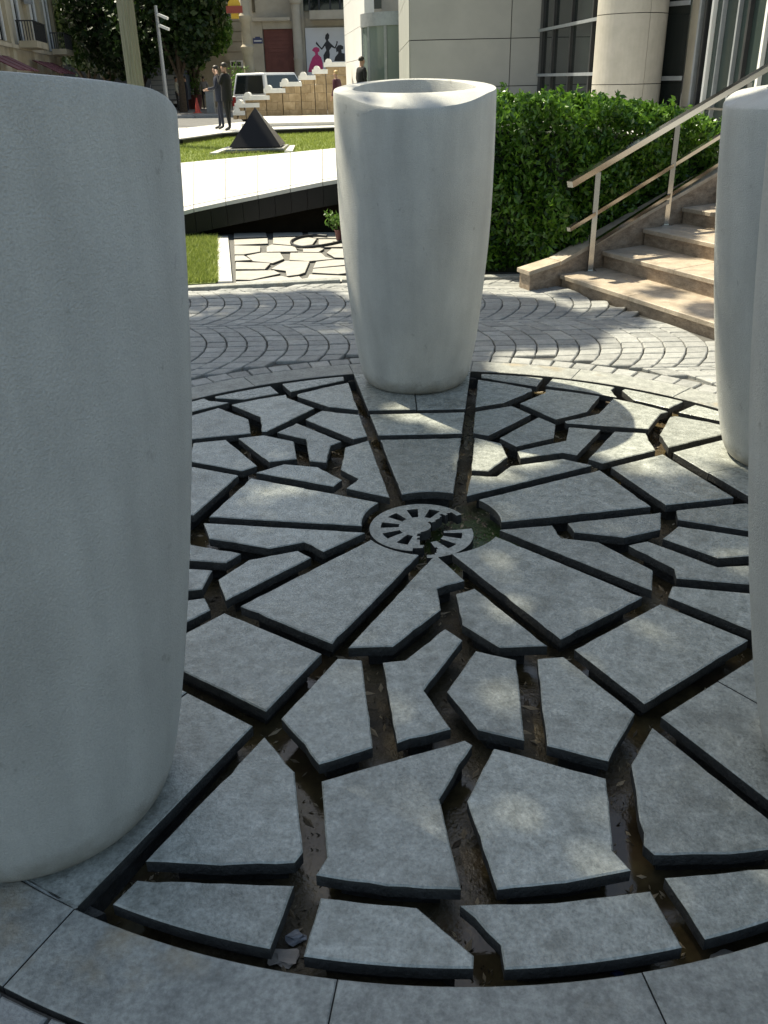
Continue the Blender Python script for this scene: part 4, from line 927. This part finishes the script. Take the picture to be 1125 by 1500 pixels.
# ================================================================== OLD STREET FACADE (left)
lb = tag(empty('old_building', (-15.4, 39, .10)), 'cream old building with iron balconies and maroon awnings along the street', 'building')
def FP(D): return Vector((-7.45 - .19 * D, D - 2.95))
fd = (FP(56) - FP(34)).normalized(); fn = Vector((fd.y, -fd.x))       # fn points to the street
def lpart(name, m, D0, D1, o0, o1, z0, z1, zo=None):
    a, c = FP(D0), FP(D1); P = [a + fn * o0, a + fn * o1, c + fn * o1, c + fn * o0]
    zt = [z1, z1, z1, z1] if zo is None else [z1, zo, zo, z1]
    zb_ = [z0, z0, z0, z0] if zo is None else [z1 - .04, zo - .04, zo - .04, z1 - .04]
    b = MB(); b.hull8([tuple(Vector((q.x, q.y, z)) - lb.location) for q, z in zip(P, zb_)] + [tuple(Vector((q.x, q.y, z)) - lb.location) for q, z in zip(P, zt)]); return b.build(name, M[m], lb)
lpart('wall', 'cream', 28, 56.2, -6, 0, .101, 12)
for D in (33.5, 37.5, 41, 46.5, 51, 55.6): lpart('pilaster', 'cream', D, D + .7, .002, .16, .101, 11.9)
lpart('string_course', 'cream', 28, 56.2, .165, .26, 2.95, 3.1)
for D in (35.4, 39.2, 43.6, 48.6, 53.4): lpart('door_window', 'glass', D, D + 1.1, .003, .03, 3.2, 5.6); lpart('window_surround', 'white', D - .12, D - .002, .003, .09, 3.2, 5.8); lpart('window_surround', 'white', D + 1.102, D + 1.22, .003, .09, 3.2, 5.8)
for D0, D1 in ((42, 45.4), (52, 55.2)):
    zb_ = 3.0
    lpart('balcony_slab', 'cream', D0, D1, .27, 1.0, zb_, zb_ + .26)
    for k in range(7): lpart('baluster', 'iron', D0 + .02, D0 + .06, .3 + k * .11, .335 + k * .11, zb_ + .261, zb_ + .97)
    for k in range(22): lpart('baluster', 'iron', D0 + .1 + k * (D1 - D0 - .2) / 21, D0 + .14 + k * (D1 - D0 - .2) / 21, .95, .985, zb_ + .261, zb_ + .97)
    lpart('balcony_rail', 'iron', D0, D1, .93, 1.0, zb_ + .971, zb_ + 1.02); lpart('balcony_rail', 'iron', D0, D0 + .07, .28, .928, zb_ + .971, zb_ + 1.02)
for D in (34.6, 36.4, 38.2, 45.5, 47.4, 49.3, 51.2): lpart('awning', 'maroon', D, D + 1.4, .17, 1.25, 0, 2.62, 2.08)
lpart('air_conditioner', 'grey', 46.1, 46.45, .165, .5, 4.9, 5.4)
for D in (37, 40.4, 49.5): lpart('shop_door', 'glass', D, D + 1.0, .003, .02, .102, 2.0)
# ================================================================== COLUMN, LAMP, TREES
fc = V(197, 110, 21.5); fcol = tag(empty('fluted_column', (fc.x, fc.y, .0)), 'tall fluted pale stone column standing before the dark street trees', 'column')
b = MB(); NF = 96; vs = []; zs_ = [.35, 9.0]
for z in zs_:
    for k in range(NF):
        r = .205 - .034 * abs(math.sin(k / NF * PI * 16)) ** .7 * 1.0; vs.append((r * math.cos(2 * PI * k / NF), r * math.sin(2 * PI * k / NF), z))
b.add(vs, [(k, (k + 1) % NF, NF + (k + 1) % NF, NF + k) for k in range(NF)] + [list(range(NF))[::-1], [NF + k for k in range(NF)]]); b.build('shaft', M['stonewhite'], fcol)
MB().box(-.3, .3, -.3, .3, -.029, .349).build('base', M['stonewhite'], fcol)
lpz = V(242, 128, 36); lp_ = tag(empty('lamp_post', (lpz.x, lpz.y, -.03)), 'slim grey lamp post carrying two small white floodlights', 'lamp post')
ht = V(227, 8, 36).z + .03
MB().tube([(0, 0, 0), (0, 0, ht * .5), (0, 0, ht)], [.09, .075, .06], 12).build('pole', M['grey'], lp_, True)
for dz_ in (-.35, -.72):
    h_ = MB(); h_.bar((.05, 0, ht + dz_ + .05), (.42, -.05, ht + dz_ - .1), .2, .09); h_.build('floodlight', M['white'], lp_)
def tree(name, label, x, y, zb, h0, rx, rz_, n, m, size=.34, seed=1, dark=None):
    r_ = np.random.default_rng(seed); t = tag(empty(name, (x, y, zb)), label, 'tree', 'street trees behind the planter')
    zc = h0 + rz_; blobs = [(0, 0, zc, rx * .8, rz_ * .85)] + [(rx * .6 * math.cos(a), rx * .6 * math.sin(a), zc + r_.uniform(-.5, .5) * rz_, rx * r_.uniform(.4, .6), rz_ * r_.uniform(.35, .55)) for a in r_.uniform(0, 2 * PI, 8)]
    P = []
    for (cx, cy, cz, a, c) in blobs:
        q = r_.normal(size=(n // len(blobs), 3)); q /= np.linalg.norm(q, axis=1)[:, None]; q *= (r_.uniform(.25, 1.08, (len(q), 1))) ** .45
        P.append(q * np.array([a, a, c]) + np.array([cx, cy, cz]))
    P = np.concatenate(P)
    leafmesh('crown', P, size, M[m], t, .6, .2)
    b = MB(); b.tube([(0, 0, 0), (.05, 0, h0 * .6), (0, .05, h0 + .6), (.1, 0, zc + rz_ * .3)], [.22, .17, .14, .05], 10)
    for k in range(6):
        a = k * 1.05 + seed; b.tube([(0, 0, h0 * .8), (rx * .35 * math.cos(a), rx * .35 * math.sin(a), h0 + rz_ * .5), (rx * .7 * math.cos(a), rx * .7 * math.sin(a), zc + .2)], [.09, .06, .02], 6)
    b.build('trunk', M['bark'], t, True); return t
tl = [(128, 66, 3.4, 'leafdark', 'dark street tree beside the end of the old cream building'), (158, 60, 3.0, 'leafdark', 'dark street tree behind the fluted column'), (205, 56, 3.2, 'leafdark', 'dark dense street tree between fluted column and lamp post'),
      (238, 66, 3.6, 'leafdark', 'dark street tree standing over the parked grey truck'), (262, 52, 2.3, 'leafdark', 'dark street tree with low crown behind the talking pedestrians'), (283, 58, 2.1, 'leafbright', 'bright green sunlit tree in front of the grey corner building')]
for i, (px, D, rx, m, lab) in enumerate(tl):
    v = V(px, 100, D - 2.95); tree('street_tree', lab, v.x, v.y, .10, 1.5 if i != 4 else 1.9, rx * 1.15, 3.6, 11000, m, .36, i + 3)
far_ = tag(MB().box(-20, 20, 0, 8, 0, 13).build('far_building', M['far'], loc=(-30, 84, -.028)), 'long dim building closing the street behind the trees', 'building')
for k in range(10):
    for j in range(3): MB().box(-18 + k * 3.7, -16.8 + k * 3.7, -.04, -.002, 1.4 + j * 3.4, 3.5 + j * 3.4).build('window', M['glass'], far_)
# ================================================================== VEHICLES
def car(name, label, px, py, Y, rz_, L_, W_, H_, m, hood=.25, suv=True):
    g = G(px, py, -.03) if Y is None else V(px, py, Y); e = tag(empty(name, (g.x, g.y, -.03), rz_), label, 'car')
    h = H_; zb = .28; belt = h * .56
    # local: x along the length (rear at -L/2), side profile
    if suv: prof = [(-L_ / 2, zb), (L_ / 2, zb), (L_ / 2, belt * .85), (L_ / 2 - .1, belt), (-L_ / 2, belt)]; cab = [(-L_ / 2 + .02, belt), (L_ / 2 - 1.15, belt), (L_ / 2 - 1.75, h), (-L_ / 2 + .16, h)]
    else: prof = [(-L_ / 2, zb), (L_ / 2, zb), (L_ / 2, belt * .8), (L_ / 2 - .9, belt), (-L_ / 2 + .6, belt), (-L_ / 2, belt * .9)]; cab = [(-L_ / 2 + .35, belt), (L_ / 2 - 1.0, belt), (L_ / 2 - 1.8, h), (-L_ / 2 + 1.0, h)]
    def extr(pp, w0, w1=None, b=None):
        w1 = w1 or w0; b = b or MB(); n_ = len(pp); zz = [z for _, z in pp]; zmin, zmax = min(zz), max(zz)
        wd = lambda z: w0 + (w1 - w0) * ((z - zmin) / (zmax - zmin))
        vs = [(x, -wd(z) / 2, z) for x, z in pp] + [(x, wd(z) / 2, z) for x, z in pp]
        return b.add(vs, [list(range(n_)), list(range(n_, 2 * n_))[::-1]] + [[i, n_ + i, n_ + (i + 1) % n_, (i + 1) % n_] for i in range(n_)])
    def bev(o, w_):
        mo = o.modifiers.new('bevel', 'BEVEL'); mo.width = w_; mo.segments = 3; mo.limit_method = 'ANGLE'
    bev(extr(prof, W_).build('body', M[m], e, True), .07); bev(extr([(x, z - .01) for x, z in cab], W_ * .97, W_ * .8).build('cabin', M[m], e, True), .06)
    (ax, _), (bx_, _), (cx, _), (dx, _) = cab; k0 = .14; zl, zh = belt + .05, h - .1
    lerp = lambda a, c, t: a + (c - a) * t
    tL = (zl - belt) / (h - belt); tH = (zh - belt) / (h - belt)
    wd = lambda z: (W_ * .97 + (W_ * .8 - W_ * .97) * ((z - belt) / (h - belt))) / 2 + .006
    for s in (-1, 1):
        b = MB(); P = [(lerp(ax, dx, tL) + k0, zl), (lerp(bx_, cx, tL) - k0, zl), (lerp(bx_, cx, tH) - k0, zh), (lerp(ax, dx, tH) + k0, zh)]
        b.add([(x, s * wd(z), z) for x, z in P] + [(x, s * (wd(z) - .03), z) for x, z in P], [(0, 1, 2, 3), (7, 6, 5, 4), (0, 4, 5, 1), (1, 5, 6, 2), (2, 6, 7, 3), (3, 7, 4, 0)]); b.build('side_window', M['glass'], e)
    for nm, (x0, x1), s in (('rear_window', (ax, dx), -1), ('windscreen', (bx_, cx), 1)):
        b = MB(); P = [(lerp(x0, x1, tL) + .012 * s, -wd(zl) + .12, zl), (lerp(x0, x1, tL) + .012 * s, wd(zl) - .12, zl), (lerp(x0, x1, tH) + .012 * s, wd(zh) - .12, zh), (lerp(x0, x1, tH) + .012 * s, -wd(zh) + .12, zh)]
        b.add(P + [(x - .03 * s, y, z) for x, y, z in P], [(0, 1, 2, 3), (7, 6, 5, 4), (0, 4, 5, 1), (1, 5, 6, 2), (2, 6, 7, 3), (3, 7, 4, 0)]); b.build(nm, M['glass'], e)
    for x in (-L_ / 2 + .8, L_ / 2 - .85):
        for s in (-1, 1):
            wl = MB().lathe([(.12, -.11), (.3, -.11), (.33, -.08), (.33, .08), (.3, .11), (.12, .11)], 24).build('wheel', M['tyre'], e, True, (x, s * (W_ / 2 - .09), .33)); wl.rotation_euler = (PI / 2, 0, 0)
            MB().lathe([(.001, -.125), (.19, -.125), (.2, -.112), (.2, .112), (.19, .125), (.001, .125)], 16).build('rim', M['grey'], wl, True)
    for s in (-1, 1):
        MB().box(-L_ / 2 - .015, -L_ / 2 + .03, s * (W_ / 2 - .12) - .08, s * (W_ / 2 - .12) + .08, belt * .62, belt * .95).build('tail_light', M['tail'], e)
        MB().box(L_ / 2 - .03, L_ / 2 + .015, s * (W_ / 2 - .2) - .13, s * (W_ / 2 - .2) + .13, belt * .6, belt * .78).build('headlight', M['white'], e)
    return e
car('parked_car', 'white boxy off-road car parked behind the stepped stone wall', 408, 150, 38.2, math.radians(62), 4.2, 1.75, 1.86, 'carwhite')
car('parked_car', 'dark bluish saloon car with raked windscreen beside the white off-road car', 452, 150, 38.8, math.radians(248), 4.4, 1.75, 1.55, 'cargrey', suv=False)
for i, (px, D, m, lab) in enumerate([(258, 62, 'carwhite', 'white car glinting under the street trees'), (240, 70, 'cargrey', 'grey car parked far under the street trees')]):
    car('parked_car', lab, px, 130, D - 2.95, math.radians(75 + 20 * i), 4.3, 1.75, 1.5, m, suv=False).location.z = .101
tv = V(243, 120, 52); tk = tag(empty('truck', (tv.x, tv.y, .101)), 'small grey box truck parked under the street trees', 'truck')
MB().box(-.85, .85, 0, 3.2, .55, 1.85).build('cargo_box', M['cargrey'], tk); MB().box(-.8, .8, 3.25, 4.6, .45, 1.75).build('cab', M['carwhite'], tk)
for k in range(5): MB().box(-.83, .83, -.02, -.002, .6 + k * .25, .82 + k * .25).build('rear_slat', M['grey'], tk)
for x in (-.7, .7):
    for y in (.7, 3.8): MB().tube([(x - .1, y, .3), (x + .1, y, .3)], .3, 18).build('wheel', M['tyre'], tk, True)
# ================================================================== STREET FURNITURE
cz = gp(290, 165.6); cn = tag(empty('traffic_cone', (cz.x, cz.y, .101)), 'orange-red traffic cone on the pavement edge', 'cone')
MB().lathe([(.16, .03), (.15, .05), (.035, .70), (.03, .72), (.001, .72)], 20).build('cone_body', M['cone'], cn, True); MB().box(-.2, .2, -.2, .2, .001, .03).build('cone_base', M['cone'], cn)
bz_ = gp(310, 165); bl = tag(empty('bollard', (bz_.x, bz_.y, .101)), 'square grey metal bollard box behind the two men in suits', 'bollard')
MB().prism([(-.2, -.2), (.2, -.2), (.2, .2), (-.2, .2)], .0, 1.0, .02).build('body', M['grey'], bl); MB().prism([(-.23, -.23), (.23, -.23), (.23, .23), (-.23, .23)], 1.001, 1.06, .01).build('lid', M['grey'], bl)
for px, D, lab in ((284, 58, 'maroon plant tub with feathery shrub behind the pedestrians'), (352, 47, 'maroon plant tub with green bush at the foot of the ornate pillar')):
    v = V(px, 140, D - 2.95); tb = tag(empty('plant_tub', (v.x, v.y, .101)), lab, 'plant tub')
    MB().lathe([(.38, 0), (.5, .75), (.53, .78), (.46, .78), (.001, .74)], 20).build('tub', M['terracotta'], tb, True)
    q = rng.normal(size=(900, 3)) * np.array([.32, .32, .38]) + np.array([0, 0, 1.3]); leafmesh('shrub', q, .16, M['leafbright'], tb, .4, .6)
# ================================================================== PEOPLE
def person(label, loc, rz_, top='suit', legs='suit', hairm='hair', H_=1.75, arms=None, jacket=True, shirtm='shirt', stance=(0.0, 0.0), lean=0.0):
    s = H_ / 1.75; J = {}; E_ = []; R = {}
    def j(n_, x, y, z, r, r2=None): J[n_] = Vector((x, y + lean * max(0, z - .9), z)) * s; R[n_] = (r * s, (r2 or r) * s)
    j('pel', 0, 0, .96, .145, .105); j('wst', 0, 0, 1.12, .135, .10); j('chs', 0, -.005, 1.32, .16, .11); j('nkb', 0, 0, 1.455, .07, .07); j('nk', 0, .015, 1.52, .052); j('hd', 0, .025, 1.60, .088, .10); j('ht', 0, .018, 1.69, .078, .092)
    E_ += [('pel', 'wst'), ('wst', 'chs'), ('chs', 'nkb'), ('nkb', 'nk'), ('nk', 'hd'), ('hd', 'ht')]
    j('ns', 0, .115, 1.60, .014); E_.append(('hd', 'ns'))
    for sd, L in ((1, 'R'), (-1, 'L')):
        ar = (arms or {}).get(L, ((.235, -.02, 1.17), (.24, .06, .92)))
        j('sh' + L, sd * .17, 0, 1.425, .068); j('el' + L, sd * ar[0][0], ar[0][1], ar[0][2], .048); j('wr' + L, sd * ar[1][0], ar[1][1], ar[1][2], .033)
        d = (J['wr' + L] - J['el' + L]).normalized() / s; wv = J['wr' + L] / s; wy = wv.y - lean * max(0, wv.z - .9)
        j('pm' + L, wv.x + d.x * .07, wy + d.y * .07, wv.z + d.z * .07, .034, .02)
        E_ += [('chs', 'sh' + L), ('sh' + L, 'el' + L), ('el' + L, 'wr' + L), ('wr' + L, 'pm' + L)]
        for q in range(4):
            o = (q - 1.5) * .016; j('f%d' % q + L, wv.x + d.x * (.15 - .012 * abs(q - 1.5)), wy + o + d.y * .15, wv.z + d.z * .15, .009); E_.append(('pm' + L, 'f%d' % q + L))
        j('th' + L, wv.x + d.x * .08 - sd * .03, wy + .04 + d.y * .08, wv.z + d.z * .08, .010); E_.append(('pm' + L, 'th' + L))
        st_ = stance[0] if L == 'R' else stance[1]
        j('hp' + L, sd * .095, 0, .90, .092, .095); j('kn' + L, sd * .10, st_ * .5 + .01, .50, .062); j('an' + L, sd * .105, st_ - .01, .09, .042); j('to' + L, sd * .12, st_ + .15, .035, .036, .03)
        E_ += [('pel', 'hp' + L), ('hp' + L, 'kn' + L), ('kn' + L, 'an' + L), ('an' + L, 'to' + L)]
    names = list(J); me = bpy.data.meshes.new('person_skeleton'); me.from_pydata([J[k] for k in names], [(names.index(a), names.index(c)) for a, c in E_], [])
    o = bpy.data.objects.new('tmp', me); COL.objects.link(o); mo = o.modifiers.new('s', 'SKIN'); 
    for i, k in enumerate(names):
        sv = me.skin_vertices[0].data[i]; sv.radius = R[k]; sv.use_root = (k == 'pel')
    ss = o.modifiers.new('u', 'SUBSURF'); ss.levels = 1; ss.render_levels = 1
    bpy.context.view_layer.update(); dg = bpy.context.evaluated_depsgraph_get(); bm_ = bpy.data.meshes.new_from_object(o.evaluated_get(dg)); bpy.data.objects.remove(o)
    bm_.materials.clear()
    for m in (top, legs, 'skin', 'black'): bm_.materials.append(M[m])
    for p in bm_.polygons:
        best = None
        for a, c in E_:
            A, C_ = J[a], J[c]; ab = C_ - A; t = max(0, min(1, (p.center - A).dot(ab) / ab.length_squared)); dd_ = (p.center - A - ab * t).length
            if best is None or dd_ < best[0]: best = (dd_, a, c)
        c = best[2]; k = c[:2]
        mi = 2 if c in ('nk', 'hd', 'ht', 'ns') or k in ('pm', 'f0', 'f1', 'f2', 'f3', 'th') else 1 if k in ('hp', 'kn', 'an') else 3 if k == 'to' else 0
        p.material_index = mi; p.use_smooth = True
    e = tag(empty('person', loc, rz_), label, 'person')
    link('body', bm_, e)
    yo = lambda z: lean * max(0, z - .9)
    hb_ = MB(); n_ = 14; cz_ = 1.66; vs = []; rows_ = 6                 # hair cap
    for i in range(rows_ + 1):
        th_ = PI * .60 * i / rows_
        for k in range(n_):
            a = 2 * PI * k / n_; fr = max(0, math.sin(a)); r = math.sin(th_) * (1 - .0 * fr); zc_ = math.cos(th_) * (1 if i < rows_ else 1) + (.75 * fr * (i / rows_) ** 3)
            vs.append((.077 * r * math.cos(a) * s, (.010 + yo(cz_) + .094 * r * math.sin(a)) * s, (cz_ + .096 * zc_) * s))
    hb_.add(vs, [(i * n_ + k, (i + 1) * n_ + k, (i + 1) * n_ + (k + 1) % n_, i * n_ + (k + 1) % n_) for i in range(rows_) for k in range(n_)]); hb_.build('hair', M[hairm], e, True)
    if jacket:
        jb_ = MB(); secs = [(.78, .20, .15), (.95, .192, .145), (1.12, .175, .135), (1.30, .215, .145), (1.41, .205, .12), (1.475, .09, .08)]; vs = []
        for z, a_, c_ in secs:
            for k in range(20): t = 2 * PI * k / 20; vs.append((a_ * s * math.cos(t), (yo(z) + c_ * math.sin(t)) * s, z * s))
        jb_.add(vs, [(i * 20 + k, i * 20 + (k + 1) % 20, (i + 1) * 20 + (k + 1) % 20, (i + 1) * 20 + k) for i in range(5) for k in range(20)]); jb_.build('jacket', M[top], e, True)
        b_ = MB(); b_.add([(-.01 * s, (.138 + yo(1.1)) * s, 1.1 * s), (.01 * s, (.138 + yo(1.1)) * s, 1.1 * s), (.055 * s, (.128 + yo(1.4)) * s, 1.41 * s), (.045 * s, (.085 + yo(1.47)) * s, 1.485 * s), (-.045 * s, (.085 + yo(1.47)) * s, 1.485 * s), (-.055 * s, (.128 + yo(1.4)) * s, 1.41 * s)], [(0, 1, 2, 3, 4, 5)])
        b_.build('shirt_front', M[shirtm], e)
    return e
m1 = G(337, 192, .25); m2 = G(327, 190.5, .25)
person('man in black suit holding a hand to his face, beside the pyramid', (m1.x, m1.y, .25), math.radians(70), arms={'L': ((.25, .06, 1.2), (.10, .20, 1.46)), 'R': ((.25, -.02, 1.17), (.25, .03, .92))}, stance=(.06, -.06))
person('man in navy suit and white shirt looking down at his hands', (m2.x - .05, m2.y + .3, .25), math.radians(95), top='suitblue', legs='suitblue', H_=1.70, arms={'L': ((.23, .08, 1.16), (.10, .32, 1.12)), 'R': ((.23, .08, 1.16), (.10, .32, 1.10))}, stance=(.10, -.02), lean=.06)
v = V(529, 90, 25.6); person('dark-haired man in black suit walking to the revolving door', (v.x, v.y, .349), math.radians(-60), stance=(.15, -.15))
v = V(493, 118, 27.5); person('blond person in a wine-red top beside the stepped wall', (v.x, v.y, .251), math.radians(60), top='wine', legs='black', hairm='blond', H_=1.52, jacket=False)
v = gp(262, 163); person('person in pale shirt reaching an arm out on the pavement', (v.x, v.y, .101), math.radians(-80), top='cloth_cream', legs='black', hairm='hair', jacket=False, arms={'L': ((.25, .2, 1.28), (.25, .46, 1.25)), 'R': ((.24, -.02, 1.17), (.24, .06, .92))})
v = gp(276, 164); person('person in dark blue standing by the traffic cone', (v.x, v.y, .101), math.radians(100), top='suitblue', legs='suitblue', jacket=False)
v = gp(302, 160); person('person in grey shirt and dark trousers walking off behind the bollard', (v.x, v.y, .101), math.radians(10), top='cloth_grey', legs='black', jacket=False, stance=(.15, -.12))
